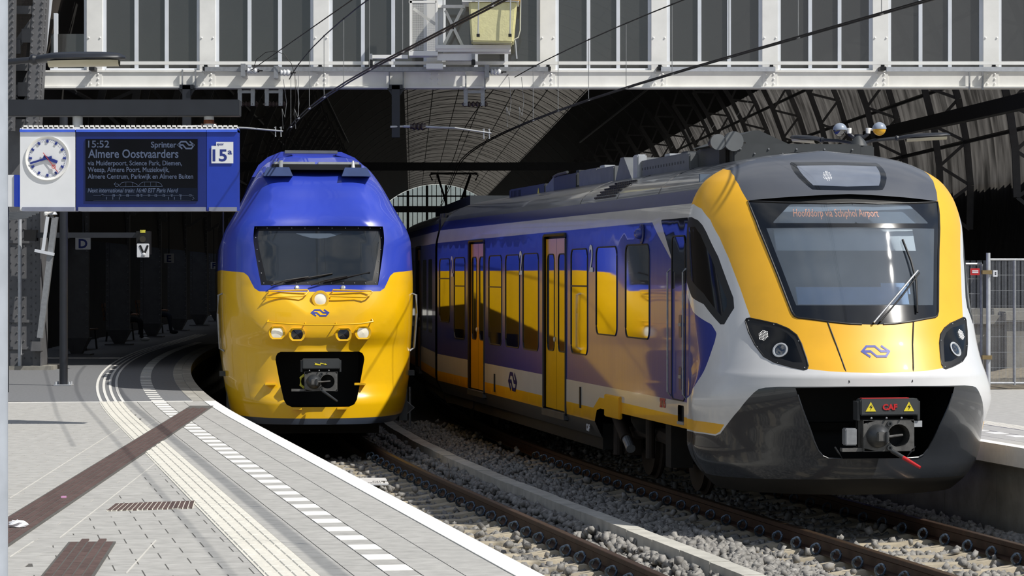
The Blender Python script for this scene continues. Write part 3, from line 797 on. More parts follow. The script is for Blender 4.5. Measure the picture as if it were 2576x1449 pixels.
for k in range(1, 5):
    for sd in (-1, 1):
        zz = zb+(zt-zb)*k/5; t = sd*(abs(wsp[1][0])+(abs(wsp[0][0])-abs(wsp[1][0]))*k/5-fw*.5); q = Vector(lift_r(np.array([t]), np.array([zz]))[0]); b.ball((q.x, q.y-.004, q.z), .008, 6, 4)
tag(b.build('frame_screw', 'alu', ws, local=True), kind='stuff')
# driver's cab behind the glass
b = MB(); b.box(-1.0, 1.0, 1.55, 1.6, 2.0, 3.4); b.build('cab_bulkhead', 'cab_inner', virm, local=True)
MB().box(-.95, .95, .50, .85, 2.0, 2.36).build('cab_desk', 'equip_dark', virm, local=True, bevel=.03)
MB().box(-.80, .80, .48, .50, 2.86, 3.04).build('sun_blind', 'cab_inner', virm, local=True)
# wipers and washer nozzles
for (xa, ya), (xb, yb), (xc, yc) in (((683,721),(715,708),(836,687)), ((781,722),(815,708),(932,684))):
    w = MB().tube([nv.at(xa, ya, .05), nv.at(xb, yb, .05), nv.at((xb+xc)/2, (yb+yc)/2, .02)], .012, 6).build('wiper_arm', 'black', virm, local=True)
    MB().tube([nv.at(xb+2, yb+1, .0), nv.at(xc, yc, -.02)], .013, 6).build('wiper_blade', 'rubber', w, local=True)
for x in (747, 863): MB().lathe([(.034,0),(.034,.012),(.02,.022)], nv.at(x, 724, 0), nv.nrm(x, 724), 12).build('washer_nozzle', 'alu', virm, local=True)
# lights
def oval_lamp(x, y, rx, ry, lensm, name, flat=True):
    c = nv.at(x, y, .005); n_ = Vector((0,-1,.0)); r_ = Vector((1,0,0)); u_ = Vector((0,0,1))
    def ring(kx, ky, o, cl=1.): return [c+r_*(kx*(math.copysign(abs(math.cos(a))**.8, math.cos(a))))+u_*(ky*max(-cl, min(cl, math.sin(a)*1.15)))+n_*o for a in [2*math.pi*k/24 for k in range(24)]]
    R0, R1, R2 = ring(rx, ry, -.06), ring(rx*.97, ry*.97, .035), ring(rx*.70, ry*.74, .028)
    b = MB(); b.add(R0+R1+R2, [(i, (i+1)%24, 24+(i+1)%24, 24+i) for i in range(24)]+[(24+i, 24+(i+1)%24, 48+(i+1)%24, 48+i) for i in range(24)])
    o = b.build(name, 't_yellow', virm, local=True)
    L0 = ring(rx*.70, ry*.74, .022); MB().add([c+n_*.036]+L0, [(0, 1+i, 1+(i+1)%24) for i in range(24)]).build('lens', lensm, o, local=True)
    return o
oval_lamp(697, 837, .118, .092, 'lens', 'headlight'); oval_lamp(913, 837, .118, .092, 'lens', 'headlight')
oval_lamp(747, 841, .118, .092, 'lens_dark', 'tail_light'); oval_lamp(864, 841, .118, .092, 'lens_dark', 'tail_light')
c = nv.at(806, 753, 0)
o = MB().lathe([(.125,-.04),(.125,.03),(.118,.05),(.088,.05),(.084,.03)], c, (0,-1,.05), 28).build('top_headlight', 't_yellow', virm, local=True, smooth=True)
MB().lathe([(.086,.0),(.084,.036),(.05,.05),(.001,.054)], c, (0,-1,.05), 24).build('lens', 'lens', o, local=True, smooth=True)
logo('logo', 'logo_blue', virm, .235, lambda x, y: nv.tz(nv.inv(805,787)[0]+x*.70, nv.inv(805,787)[1]+y, .004), .085)
# handrails, bars, steps
def rod(name, pts, r=.011, m='t_yellow'): return MB().tube(pts, r, 7).build(name, m, virm, local=True, smooth=True)
rod('lamp_bar', [nv.at(675,806,.0), nv.at(676,810,.07), nv.at(700,813,.09), nv.at(768,817,.09), nv.at(845,817,.09), nv.at(905,814,.09), nv.at(934,809,.07), nv.at(935,803,0)])
for x in (768, 845): rod('bar_stay', [nv.at(x,812,0), nv.at(x,817,.09)], .008)
for x0, x1, sk in ((668,775,8),(828,933,8)):
    rod('handrail', [nv.at(x0+sk,735,.01), nv.at(x0+sk+2,735,.06), nv.at(x1-4,735,.06), nv.at(x1,738,.06)])
    rod('handrail', [nv.at(x0+2,750,.01), nv.at(x0+4,751,.06), nv.at(x1-18,751,.06), nv.at(x1-8,747,.06), nv.at(x1,738,.06)])
for sd in (-1, 1):
    p_ = [nv.tz(sd*1.30, 2.18, .0), nv.tz(sd*1.30, 2.16, .06), nv.tz(sd*1.30, 1.9, .07), nv.tz(sd*1.30, 1.4, .06), nv.tz(sd*1.28, 1.36, 0)]
    rod('side_handrail', p_, .016, 'galv')
for x, y, w in ((680,966,.15),(905,966,.16),(747,1028,.13),(860,1027,.14)):
    q = nv.at(x, y, 0); s_ = MB(); s_.box(q.x-w/2, q.x+w/2, q.y-.10, q.y+.03, q.z-.012, q.z+.012); s_ = s_.build('step', 't_yellow', virm, local=True)
    b = MB()
    for i in range(4): b.box(q.x-w/2+.008, q.x+w/2-.008, q.y-.09+i*.025, q.y-.082+i*.025, q.z+.012, q.z+.018)
    b.build('step_tread', 't_yellow', s_, local=True)
# coupler pocket
b = MB(); b.add([(-.54,.05,.55),(.54,.05,.55),(.62,.08,1.40),(-.62,.08,1.40),(-.6,1.2,.5),(.6,1.2,.5),(.6,1.2,1.48),(-.6,1.2,1.48)], [(4,5,6,7),(0,1,5,4),(1,2,6,5),(2,3,7,6),(3,0,4,7)])
b.build('coupler_pocket', 'black', virm, local=True)
cu, cz = fv.cross(807, 960, -.30)
cp = coupler(virm, -.30, cz, 'x', .90, 'cast_dark')
b = MB(); pts_ = [(-.55,.10),(-.47,.0),(-.55,-.08),(-.05,-.12),(-.02,.02),(.30,-.05),(.28,-.10),(.50,-.06),(.32,.06),(.30,.01),(-.06,.10),(-.08,-.03)]
b.prism([(x*.17, -.30-.034, cz+.135+.112+y*.17) for x, y in pts_], (0,-.001,0)); b.build('arrow_mark', 'warn_yellow', cp, local=True)
MB().tube([(-.23,-.2,cz+.09),(-.28,-.2,cz+.05),(-.28,-.2,cz-.05),(-.23,-.2,cz-.09)], .018, 8).build('air_hose', 'yellow_sign', cp, local=True, smooth=True)
# panel seam at the foot
# body shell, roof and cab roof fittings
zs = [.42,.52,.8,1.0,1.6,2.3,2.62,2.9,3.08,3.3,3.85,4.05,4.18,4.24]
def body_shell(name, z0, z1, m, v0, v1, parent):
    zz = [z0]+[z for z in zs if z0 < z < z1]+[z1]; b = MB()
    for sd in (-1, 1):
        vs = []; 
        for z in zz: w = float(nv.W(z)); vs += [(sd*w, v0, z), (sd*w, v1, z)]
        b.add(vs, [(2*i, 2*i+1, 2*i+3, 2*i+2) for i in range(len(zz)-1)])
    return b.build(name, m, parent, local=True, smooth=True)
zy = nv.inv(559, 680)[1]
def virm_body(parent, v0, v1):
    body_shell('body_side', .42, .56, 'band_blue', v0, v1, parent); body_shell('body_side', .56, zy, 't_yellow', v0, v1, parent); body_shell('body_side', zy, 4.24, 't_blue', v0, v1, parent)
    MB().box(-.32, .32, v0, v1, 4.20, 4.25).build('roof_strip', 't_blue', parent, local=True)
    pr = [(.90,3.94),(.80,4.12),(.66,4.24),(.46,4.325),(-.46,4.325),(-.66,4.24),(-.80,4.12),(-.90,3.94)]
    b = MB(); b.prism([(x, v0+.9, z) for x, z in pr], (0, v1-v0-1.2, 0)); b.build('roof_dome', 't_blue', parent, local=True, smooth=True)
    MB().box(-.40, .40, v0+.88, v1-.4, 4.30, 4.345).build('roof_mat', 'equip', parent, local=True)
    MB().box(-.9, .9, v0-1.2, v1, .16, .56).build('underframe', 'under', parent, local=True)
    for sd in (-1, 1):                                           # two rows of windows
        v = v0+2.2
        while v < v1-2:
            for z in (1.30, 2.95):
                x = sd*(float(nv.W(z+.1))+.004); b = MB(); b.box(min(x, x-sd*.02), max(x, x-sd*.02), v, v+1.5, z, z+(.62 if z < 2 else .55)); b.build('side_window', 'win_dark', parent, local=True)
            v += 1.95
virm_body(virm, 2.4, 27)
for v in (3.2, 5.8, 20.5, 23.1):
    for sd in (-1, 1): MB().cyl((sd*.68, v, .44), (sd*.82, v, .44), .44, 24).build('wheel', 'under_brown', virm, local=True)
# grilles and boxes above the brow
for sd in (-1, 1):
    y0, z0_, y1, z1_ = float(nv.v0(3.88))+.10, 3.87, float(nv.v0(4.06))+.20, 4.12
    w0, w1 = .21, .16; cxm = .56*sd
    b = MB(); q0, q1 = .93, 1.2
    b.add([(cxm-w0,q0,3.87),(cxm+w0,q0,3.87),(cxm+w1,q0+.12,4.0),(cxm-w1,q0+.12,4.0),(cxm-w0,q1+.3,3.87),(cxm+w0,q1+.3,3.87),(cxm+w1,q1+.3,4.0),(cxm-w1,q1+.3,4.0)], [(0,1,2,3),(4,7,6,5),(0,3,7,4),(1,5,6,2),(3,2,6,7),(0,4,5,1)])
    b.build('roof_vent', mat('vent_blue', '#33436b', .4, var=.06), virm, local=True)
MB().box(-.64, .64, 1.12, 1.9, 3.97, 4.05).build('roof_box', 'rubber', virm, local=True)
for s0, s1 in ((-.72,-.03),(.03,.72)): MB().box(s0*.85, s1*.85, 1.2, 1.9, 4.05, 4.085).build('roof_plate', 'alu', virm, local=True)
MB().cyl((-.52,1.09,3.97),(-.52,1.09,4.10),.03,10).build('antenna', 'alu', virm, local=True); MB().cyl((.52,1.09,3.97),(.52,1.09,4.10),.03,10,r2=.012).build('antenna', 'white_paint', virm, local=True)
# brackets beside the bogie
for sd in (-1, 1):
    b = MB(); b.box(sd*1.24-.06, sd*1.24+.06, 1.0, 1.25, .35, 1.06); b.box(sd*1.24-.16, sd*1.24+.16, .98, 1.2, 1.0, 1.07); b.build('step_bracket', 'equip_dark', virm, local=True)
# following coach of the double-deck train
# ------------------------------------------------------------ grey-nosed commuter train
fs = Frame((3.5326, 26.2845), -.178)
SZ = [.30,.40,.50,.57,.68,1.0,1.37,1.45,1.55,1.8,2.0,2.6,3.2,3.45,3.6,3.70,3.74]
def flare(z): return .10*np.exp(-((np.asarray(z)-1.22)/.24)**2)+.05*np.clip((1.3-np.asarray(z))/.7, 0, 1)
WK = ([.30,.40,.50,.60,.75,2.9,3.18,3.4,3.55,3.65,3.71,3.74], [1.16,1.26,1.34,1.40,1.44,1.44,1.39,1.27,1.05,.78,.42,.06])
ns = Nose(fs, SZ, [.22,.10,.04,.02,0,-.12,-.20,-.20,-.15,0,.10,.42,.78,1.05,1.33,1.62,1.76],
          [1.25,1.30,1.36,1.38,1.40,1.42,1.40,1.40,1.40,1.40,1.40,1.25,.98,.73,.46,.18,.04], WK, 2.2, 1.8, flare=flare)
sng = thing('commuter_train', (fs.A[0], fs.A[1], 0), 'grey, white and yellow commuter train with a sloping wide windscreen and blue flank', 'train', rotz=fs.rotz())
zc = ns.zc
def jz(y): return ns.inv(1730, y)[1]
yel = ns.poly([T_(-TM, jz(513))]+px((1745,513),(1765,525),(1787,553),(1810,597),(1833,649),(1862,725),(1889,802),(1960,905),(2031,928),(2085,934),(2140,937))+[T_(0, zc(938)), T_(0, ns.z1), T_(-TM, ns.z1)])
roof = ns.poly(px((1812,405),(1821,409),(1829,417),(1838,428),(1847,442),(1857,462),(1866,481),(1879,503),(1960,507))+[T_(0, zc(500)), T_(0, ns.z1), T_(-TM, ns.z1), T_(-TM, ns.inv(1806,404)[1])])
brow_shade = ns.poly(px((1881,504),(1990,495),(2080,490))+[T_(0, zc(488)), T_(0, zc(513)), ]+px((2080,514),(1960,511)))  # shade under the roof's front edge, put in as a black strip
wsp = ns.poly(px((1882,506),(1902,556),(1930,626),(1958,696),(1992,785),(1999,795),(2008,799),(2050,804),(2084,809),(2140,815))+[T_(0, zc(817)), T_(0, zc(510))]+px((2080,512),(1960,509)))
gmain = ns.poly(px((1928,574),(1965,670),(1998,756),(2003,768))+[T_(0, zc(768)), T_(0, zc(572))])
gdisp = rounded(ns.poly(px((1943,561),(1987,514))+[T_(0, zc(512)), T_(0, zc(562))]), .02)
hl = ns.poly(px((1875,808),(1878,802),(1886,800.5),(1913,806),(1954,815),(1983,827),(2004,843),(2016,865),(2029,902),(2033,920),(2030,928),(2024,930),(1995,924),(1948,911),(1921,896),(1899,867),(1883,835)))
hli = ns.poly(px((1886,816),(1954,826),(1980,838),(1998,856),(2009,885),(2019,912),(1995,911),(1952,898),(1928,884),(1908,860)))
sw = ns.poly([T_(-TM, jz(546))]+px((1740,546),(1756,554),(1767,566),(1777,584),(1807,646),(1845,749),(1847,775),(1822,816),(1812,816),(1770,765))+[T_(-TM, jz(711))])
swi = ns.poly(px((1733,572),(1748,570),(1762,590),(1790,650),(1828,752),(1828,772),(1815,795),(1770,738),(1736,690)))
bh = rounded(ns.poly([T_(-TM, jz(735))]+px((1790,816),(1803,838),(1798,860),(1745,975))+[T_(-TM, jz(1002))]), .02)
ys_ = ns.poly([T_(-TM, jz(1053))]+px((1775,1061),(1822,1068),(1811,1086),(1800,1092),(1770,1088))+[T_(-TM, jz(1080))])
bump = ns.poly([T_(-TM, jz(1084))]+px((1770,1091),(1799,1096),(1812,1091),(1826,1072),(1860,1030),(1896,988),(1908,979),(1925,975),(1960,973),(2000,973),(2140,972))+[T_(0, zc(972)), T_(0, ns.z0), T_(-TM, ns.z0)])
cav = ns.poly(px((2001,976),(2012,1010),(2028,1055),(2048,1110),(2058,1133),(2070,1147),(2084,1153),(2120,1154))+[T_(0, zc(1153)), T_(0, zc(973))]+px((2140,974)))
plow = ns.poly([T_(-TM, .44), T_(-1.2, .44), T_(0, .47), T_(0, ns.z0), T_(-TM, ns.z0)])
lens = rounded(ns.poly(px((1987,409),(2040,500-26))+[T_(0, zc(478)), T_(0, zc(408))]), .05)
lens = ns.poly(px((1990,408),(1987,412),(2034,470),(2044,477),(2060,478))+[T_(0, zc(479)), T_(0, zc(407))])
lensi = ns.poly(px((2004,417),(2046,466))+[T_(0, zc(469)), T_(0, zc(416))])
rg = cut_surface((-TM, TM, ns.z0, ns.z1), [('white', None), ('yellow', yel), ('roof', roof), ('frit', wsp), ('gmain', gmain), ('gdisp', gdisp), ('brow_shade', brow_shade), ('hl', hl), ('hli', hli),
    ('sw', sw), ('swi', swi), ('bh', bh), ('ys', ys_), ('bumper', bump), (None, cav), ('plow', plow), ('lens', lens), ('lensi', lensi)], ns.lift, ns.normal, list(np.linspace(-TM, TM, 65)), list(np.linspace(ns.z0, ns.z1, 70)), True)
surf_obj('nose_shell', rg['white'], 's_white', sng); surf_obj('nose_cover', rg['yellow'], 's_yellow', sng); surf_obj('nose_roof', rg['roof'], 's_roof', sng)
wsf = surf_obj('windscreen', rg['frit'], 'frit', sng); surf_obj('windscreen_glass', rg['gmain'], 'cab_glass', wsf); surf_obj('display_glass', rg['gdisp'], 'cab_glass', wsf); surf_obj('brow_shade', rg['brow_shade'], 'black', sng, (0,.07,.0))
hls = surf_pair('headlight', rg['hl'], 'rubber', sng); surf_pair('headlight_glass', rg['hli'], 'cabwin', hls)
sws = surf_pair('cab_side_window', rg['sw'], 'rubber', sng); surf_pair('cab_side_glass', rg['swi'], 'cabwin', sws)
surf_pair('blue_panel', rg['bh'], 's_blue', sng); surf_pair('yellow_stripe', rg['ys'], 's_yellow', sng); surf_obj('bumper', rg['bumper'], 's_bumper', sng); surf_obj('snowplough', rg['plow'], 'under', sng)
lo = surf_obj('top_light', rg['lens'], 'frit', sng); surf_obj('top_light_glass', rg['lensi'], 'top_lens', lo)
def seam(pts, r=.007, name='panel_gap', m='rubber', off=0.001): return MB().tube([ns.tz(t, z, off) for t, z in pts], r, 6).build(name, m, sng, local=True)
for sd in (1, -1):
    hlo = hls[0] if sd == 1 else hls[1]     # polygons lie on the left half
    q = ns.poly(px((2082,810),(2104,868),(2125,926),(2137,962))); seam([(sd*t, z) for t, z in q])
    k_ = [i for i, q in enumerate(wsp) if q[0] == 0][1]; seam([(sd*t, z) for t, z in dense(wsp[k_:]+wsp[:k_], .06) if not (t == 0 and zc(817)+.01 < z < zc(510)-.01)][:-1], .011, 'windscreen_gasket')
    seam([(sd*t, z) for t, z in dense(hl+hl[:1], .05)], .008, 'headlight_gasket')
    seam([(sd*t, z) for t, z in dense(cav[:8], .06)[:-1] if z < zc(974)-.02 and t < -.05 and z < 1.3][:14], .009, 'pocket_rim', 's_bumper')
    for x, y in ((1884,806),(1947,816),(2009,858),(2024,925),(1956,913),(1905,873)):
        t, z = ns.inv(x, y); p = ns.tz(sd*t, z, .002); MB().ball(p, .007, 6, 4).build('headlight_screw', 'alu', hlo, local=True)
    # LED cluster and projector lens
    t, z = ns.inv(1921, 844); c = ns.tz(sd*t, z, .006); n_ = Vector(ns.normal(np.array([sd*t]), np.array([z]))[0]); a = n_.orthogonal().normalized(); b_ = n_.cross(a)
    led = MB(); 
    for i in range(-3, 4):
        for j in range(-3, 4):
            X_, Y_ = i*.017+(j % 2)*.0085, j*.0148
            if math.hypot(X_, Y_) < .052: led.ball(c+a*X_+b_*Y_, .0048, 6, 4)
    tag(led.build('led_cluster', 'led', hlo, local=True), kind='stuff')
    t, z = ns.inv(1963, 881); c = ns.tz(sd*t, z, .0); n_ = Vector(ns.normal(np.array([sd*t]), np.array([z]))[0])
    MB().lathe([(.078,0),(.078,.008),(.064,.010),(.060,.004)], c, n_, 28).build('projector_ring', 'galv_light', hlo, local=True, smooth=True)
    MB().lathe([(.062,.002),(.05,.008),(.001,.011)], c, n_, 24).build('projector_lens', 'win_dark', hlo, local=True, smooth=True)
tl = ns.inv(2081, 443); led = MB()
for i in range(-3, 4):
    for j in range(-3, 4):
        X_, Y_ = i*.019+(j % 2)*.0095, j*.022
        if math.hypot(X_, Y_*.8) < .055: led.ball(ns.tz(tl[0]+X_*.66, tl[1]+Y_*.7, .004), .0045, 6, 4)
tag(led.build('led_cluster', 'led', lo, local=True), kind='stuff')
logo('logo', 'logo_blue', sng, .285, lambda x, y: ns.tz(ns.inv(2203,884)[0]+x*.63, ns.inv(2203,884)[1]+y, .003), .075)
# driver's cab: bulkhead, blind, desk, destination display
MB().box(-1.25, 1.25, 2.0, 2.05, 1.6, 3.5).build('cab_bulkhead', 'cab_inner', sng, local=True)
MB().box(-1.0, 1.0, 1.0, 2.0, 1.5, 1.9).build('cab_floor', 'cab_inner', sng, local=True)
def behind(t, z, o): q = ns.lift(np.array([t]), np.array([z]))[0]; return Vector((q[0], q[1]+o, q[2]))
def inner_panel(name, t0, t1, za, zb_, o, m):
    b = MB(); tt = np.linspace(t0, t1, 9)
    vs = [behind(t, za, o) for t in tt]+[behind(t, zb_, o) for t in tt]+[behind(t, za, o+.03) for t in tt]+[behind(t, zb_, o+.03) for t in tt]
    fc = []
    for i in range(8): fc += [(i,i+1,9+i+1,9+i), (18+i,27+i,27+i+1,18+i+1), (i,18+i,18+i+1,i+1), (9+i,9+i+1,27+i+1,27+i)]
    fc += [(0,9,27,18), (8,26,35,17)]
    return b.add(vs, fc).build(name, m, sng, local=True)
inner_panel('sun_blind', -.55, .44, zc(630), zc(576), .10, 'blind')
inner_panel('driver_desk', -.46, .30, zc(766), zc(722), .06, 'dash_blue')
inner_panel('desk_hood', .12, .33, zc(740), zc(712), .09, 'dash_blue')
dp = inner_panel('destination_display', -.50, .50, zc(562), zc(515), .10, 'cab_inner')
# lettering of the display, bent along the panel
def flat_text(s_, size, width):
    cu = bpy.data.curves.new('t', 'FONT'); cu.body = s_; cu.size = size; cu.align_x = 'CENTER'; cu.offset = -.001; cu.resolution_u = 2
    ob = bpy.data.objects.new('t', cu); col.objects.link(ob); bpy.context.view_layer.update()
    me = bpy.data.meshes.new_from_object(ob.evaluated_get(bpy.context.evaluated_depsgraph_get())); bpy.data.objects.remove(ob); bpy.data.curves.remove(cu)
    xs = [v.co.x for v in me.vertices]; k = width/(max(xs)-min(xs)); return me, k
me, k = flat_text('Hoofddorp via Schiphol Airport', .115, .90)
tc0 = ns.inv(2110, 537)
for v in me.vertices: q = behind(tc0[0]+v.co.x*k*.66, zc(545)+v.co.y, .088); v.co = q
me.materials.clear(); me.materials.append(MATS['amber']); me.name = 'display_text'; link('display_text', me, dp)
# wiper
w1 = MB().tube([ns.at(2196,815,.03), ns.at(2250,750,.07), ns.at(2302,686,.05)], .010, 6).build('wiper_arm', 'galv', sng, local=True)
MB().tube([ns.at(2212,812,.03), ns.at(2262,752,.07), ns.at(2306,692,.05)], .008, 6).build('wiper_rod', 'black', w1, local=True)
MB().tube([ns.at(2268,605,.02), ns.at(2287,660,.035), ns.at(2300,710,.035), ns.at(2305,788,.02)], .012, 6).build('wiper_blade', 'rubber', w1, local=True)
# coupler pocket and coupler
b = MB(); b.add([(-.62,.25,.52),(.62,.25,.52),(.86,.18,1.40),(-.86,.18,1.40),(-.7,1.4,.50),(.7,1.4,.50),(.7,1.4,1.42),(-.7,1.4,1.42)], [(4,5,6,7),(0,1,5,4),(1,2,6,5),(2,3,7,6),(3,0,4,7)])
b.build('coupler_pocket', 'black', sng, local=True)
_, cz = fs.cross(2255, 1096, -.42)
cp = coupler(sng, -.42, cz, 'x', 1.0, 'red')
zt_ = cz+.15+.125
for xx in (-.19, .19):
    b = MB(); b.prism([(xx-.052, -.453, zt_-.04), (xx+.052, -.453, zt_-.04), (xx, -.453, zt_+.052)], (0,-.002,0)); tr = b.build('warning_triangle', 'warn_yellow', cp, local=True)
    b = MB(); b.prism([(xx+.012,-.456,zt_+.03),(xx-.016,-.456,zt_+.0),(xx+.002,-.456,zt_+.0),(xx-.008,-.456,zt_-.032),(xx+.018,-.456,zt_+.008),(xx+.002,-.456,zt_+.008)], (0,-.001,0)); b.build('bolt_symbol', 'black', tr, local=True)
text('maker_mark', 'CAF', .075, 'red', cp, (0,-.453,zt_-.025), (1,0,0), (0,0,1), 'CENTER', bold=.003, local=True, depth=.004, width=.145)
MB().box(-.27,.20,-.43,-.36, zt_+.081, zt_+.088).build('red_gasket', 'red', cp, local=True)
bx = MB(); bx.box(-.43,-.315,-.42,-.30,cz-.09,cz+.075); bx.build('junction_box', 'galv', cp, local=True, bevel=.01)
MB().box(.26,.34,-.40,-.38,cz+.08,cz+.14).build('tag_plate', 'galv_light', cp, local=True)

# ------------------------------------------------------------ leading coach of the commuter train
V0, V1 = 1.8, 19.15
Wf = pchip(*WK)
def slift(v, z): return np.stack([-Wf(z), np.asarray(v, float), np.asarray(z, float)], -1)
def snorm(v, z):
    z = np.asarray(z, float); e = .01; dw = (Wf(np.minimum(z+e, 3.74))-Wf(z-e))/(2*e); n = np.stack([-np.ones_like(z), np.zeros_like(z), -dw], -1)
    return n/np.linalg.norm(n, axis=-1, keepdims=True)
S = lambda x, y: fs.side(x, y)
WINS = [(3.51,4.71,1.75,2.79),(5.17,6.33,1.75,2.78),(6.84,7.85,1.48,2.77),(10.05,11.2,1.44,2.74),(11.47,12.58,1.44,2.73),(12.91,14.01,1.44,2.73),(16.23,17.31,1.45,2.72),(17.77,18.88,1.69,2.71)]
DOORS = [(8.18,9.68),(14.4,15.84)]
blue = [(V1,1.14),(V1,2.98),S(1638,559),S(1690,656),(S(1690,656)[0],2.62),(V0,2.62),(V0,1.14)]
blackw = rounded([S(1659,553),(V0,jz(546)),(V0,jz(711)),(2.47,2.30),S(1689,648),S(1672,590)], .05)
regs = [('grey', None), ('blue', blue), ('line', [(V0,3.19),(V1,3.19),(V1,3.335),(V0,3.335)]), ('roof', [(V0,3.335),(V1,3.335),(V1,3.41),(V0,3.41)]),
        ('yellow', [(V0,.5),(5.7,.5),(V1,.5),(V1,.86),(6.5,.86),(6.15,1.0),(V0,.985)]), ('skirt', [(6.45,.5),(V1,.5),(V1,.70),(6.45,.70)]), (None, [(V0,.5),(6.45,.5),(6.45,.70),(6.30,.84),(6.1,.87),(V0,.87)]),
        ('black', blackw)]
for w in WINS: regs.append(('win%g' % w[0], rrect(w[0], w[1], w[2], w[3], .11)))
for d0, d1 in DOORS: regs.append((None, rrect(d0, d1, .60, 2.97, .06)))
regs.append((None, rrect(1.93, 2.20, .92, 1.10, .03)))
gy = [.5,.6,.7,.75,1,1.5,2,2.5,2.9,3.0,3.1,3.18,3.25,3.32,3.41]
rs = cut_surface((V0, V1, .5, 3.41), regs, slift, snorm, list(np.arange(V0, V1+.01, .6)), gy, False, .15)
coach = sng
surf_obj('flank_grey', rs['grey'], 's_side', sng); surf_obj('flank_blue', rs['blue'], 's_blue', sng); surf_obj('flank_line', rs['line'], 's_line', sng); surf_obj('roof_edge', rs['roof'], 's_roof', sng)
surf_obj('flank_yellow', rs['yellow'], 's_sideyellow', sng); surf_obj('skirt', rs['skirt'], 's_skirt', sng); surf_obj('cab_door_glazing', rs['black'], 'cabwin', sng)
def sline(pts, r, name, m, parent): return MB().tube([(-1.442, v, z) for v, z in pts], r, 5, closed=True).build(name, m, parent, local=True)
for w in WINS:
    o = surf_obj('window', rs['win%g' % w[0]], 'win_dark', sng); sline(rrect(w[0], w[1], w[2], w[3], .11), .009, 'window_seal', 'rubber', o)
    if w[0] in (6.84, 17.77, 12.91, 16.23): MB().box(-1.445, -1.43, w[0]+.02, w[1]-.02, (w[2]+w[3])/2+.18, (w[2]+w[3])/2+.20).build('window_bar', 'rubber', o, local=True)
def double_door(d0, d1, parent):
    mid = (d0+d1)/2
    sline(rrect(d0, d1, .66, 2.97, .06), .02, 'door_frame', 'rubber', parent)
    for a, b_ in ((d0+.02, mid-.008), (mid+.008, d1-.02)):
        lift_ = lambda v, z: np.stack([np.full_like(np.asarray(v, float), -1.415), np.asarray(v, float), np.asarray(z, float)], -1); nf = lambda v, z: np.tile(np.array([-1.,0,0]), (len(v),1))
        wi = rrect(a+.13, b_-.12, 1.47, 2.72, .10)
        r_ = cut_surface((a, b_, .72, 2.92), [('leaf', None), ('pane', wi)], lift_, nf, [a, b_], [.72, 2.92], False, .2)
        lf = surf_obj('door_leaf', r_['leaf'], 'door_yellow', parent); surf_obj('door_window', r_['pane'], 'win_dark', lf)
        MB().tube([(-1.418, v, z) for v, z in wi], .008, 5, closed=True).build('window_seal', 'rubber', lf, local=True)
    MB().box(-1.47, -1.36, d0, d1, .62, .70).build('door_step', 'equip_dark', parent, local=True)
    MB().ball((-1.425, mid+.10, 1.62), .035, 10, 6, (.4,1,1)).build('door_button', 'galv_light', parent, local=True)
    MB().box(-1.38, -1.30, d0, d1, .66, 3.0).build('door_backing', 'black', parent, local=True)
for d0, d1 in DOORS: double_door(d0, d1, sng)
# cab door: rails, handles, outline
sline(rrect(1.88, 2.46, 1.15, 2.86, .08), .008, 'cab_door_seal', 'rubber', sng)
for v in (1.84, 2.52): MB().tube([(-1.44, v, 2.52), (-1.475, v, 2.48), (-1.475, v, 1.22), (-1.44, v, 1.18)], .010, 8)  .build('door_handrail', 'galv', sng, local=True, smooth=True)
for z in (1.92, 1.38):
    o = MB().box(-1.452, -1.435, 1.99, 2.12, z-.12, z+.12).build('handle_recess', 's_line', sng, local=True, bevel=.006); MB().box(-1.46, -1.45, 2.0, 2.11, z-.0, z+.035).build('handle_lever', 'galv', o, local=True)
MB().box(-1.40, -1.30, 1.90, 2.24, .90, 1.12).build('footstep', 'black', sng, local=True)
MB().box(-1.45, -1.40, 1.93, 2.20, .90, .93).build('footstep_plate', 'galv', sng, local=True)
# camera pod, numerals, mark, plates
for v, z in ((S(1615,588)[0], S(1615,588)[1]),):
    o = MB().lathe([(.11,0),(.11,.01),(.09,.02)], (-1.44, v, z), (-1,0,0), 20).build('camera_base', 's_line', sng, local=True); MB().ball((-1.46, v, z), .07, 12, 8, (1,1.2,.9)).build('camera_dome', 's_blue', o, local=True, smooth=True)
def flank_text(s_, size, v, z, m, name, u=-1.446): text(name, s_, size, m, sng, (u, v, z), (0,-1,0), (0,0,1), 'CENTER', local=True, depth=.0008, bold=.006)
for x, y in ((1488,683),(1311,690),(1138,695)): v, z = S(x, y); flank_text('2', .46, v, z, 'num_white', 'class_number')
v, z = S(1668, 1024); flank_text('2775', .13, v, z, 'hand_red', 'unit_number')
v, z = S(1476, 1083); flank_text('CAF', .11, v, z, 'num_white', 'maker_mark', -1.425)
v, z = S(1290, 960)
logo('logo', 's_line', sng, .62, lambda x, y: Vector((-1.446, v-x, z+y)), .085)
for x in (1245, 1461): v, z = S(x, 1000 if x > 1300 else 963); MB().box(-1.455, -1.44, v-.03, v+.03, z-.13, z+.13).build('grab_slot', 'black', sng, local=True)
v, z = S(1545, 1040); MB().box(-1.475, -1.43, v-.40, v+.40, .80, 1.06).build('bogie_fairing', 's_sideyellow', sng, local=True, bevel=.01)
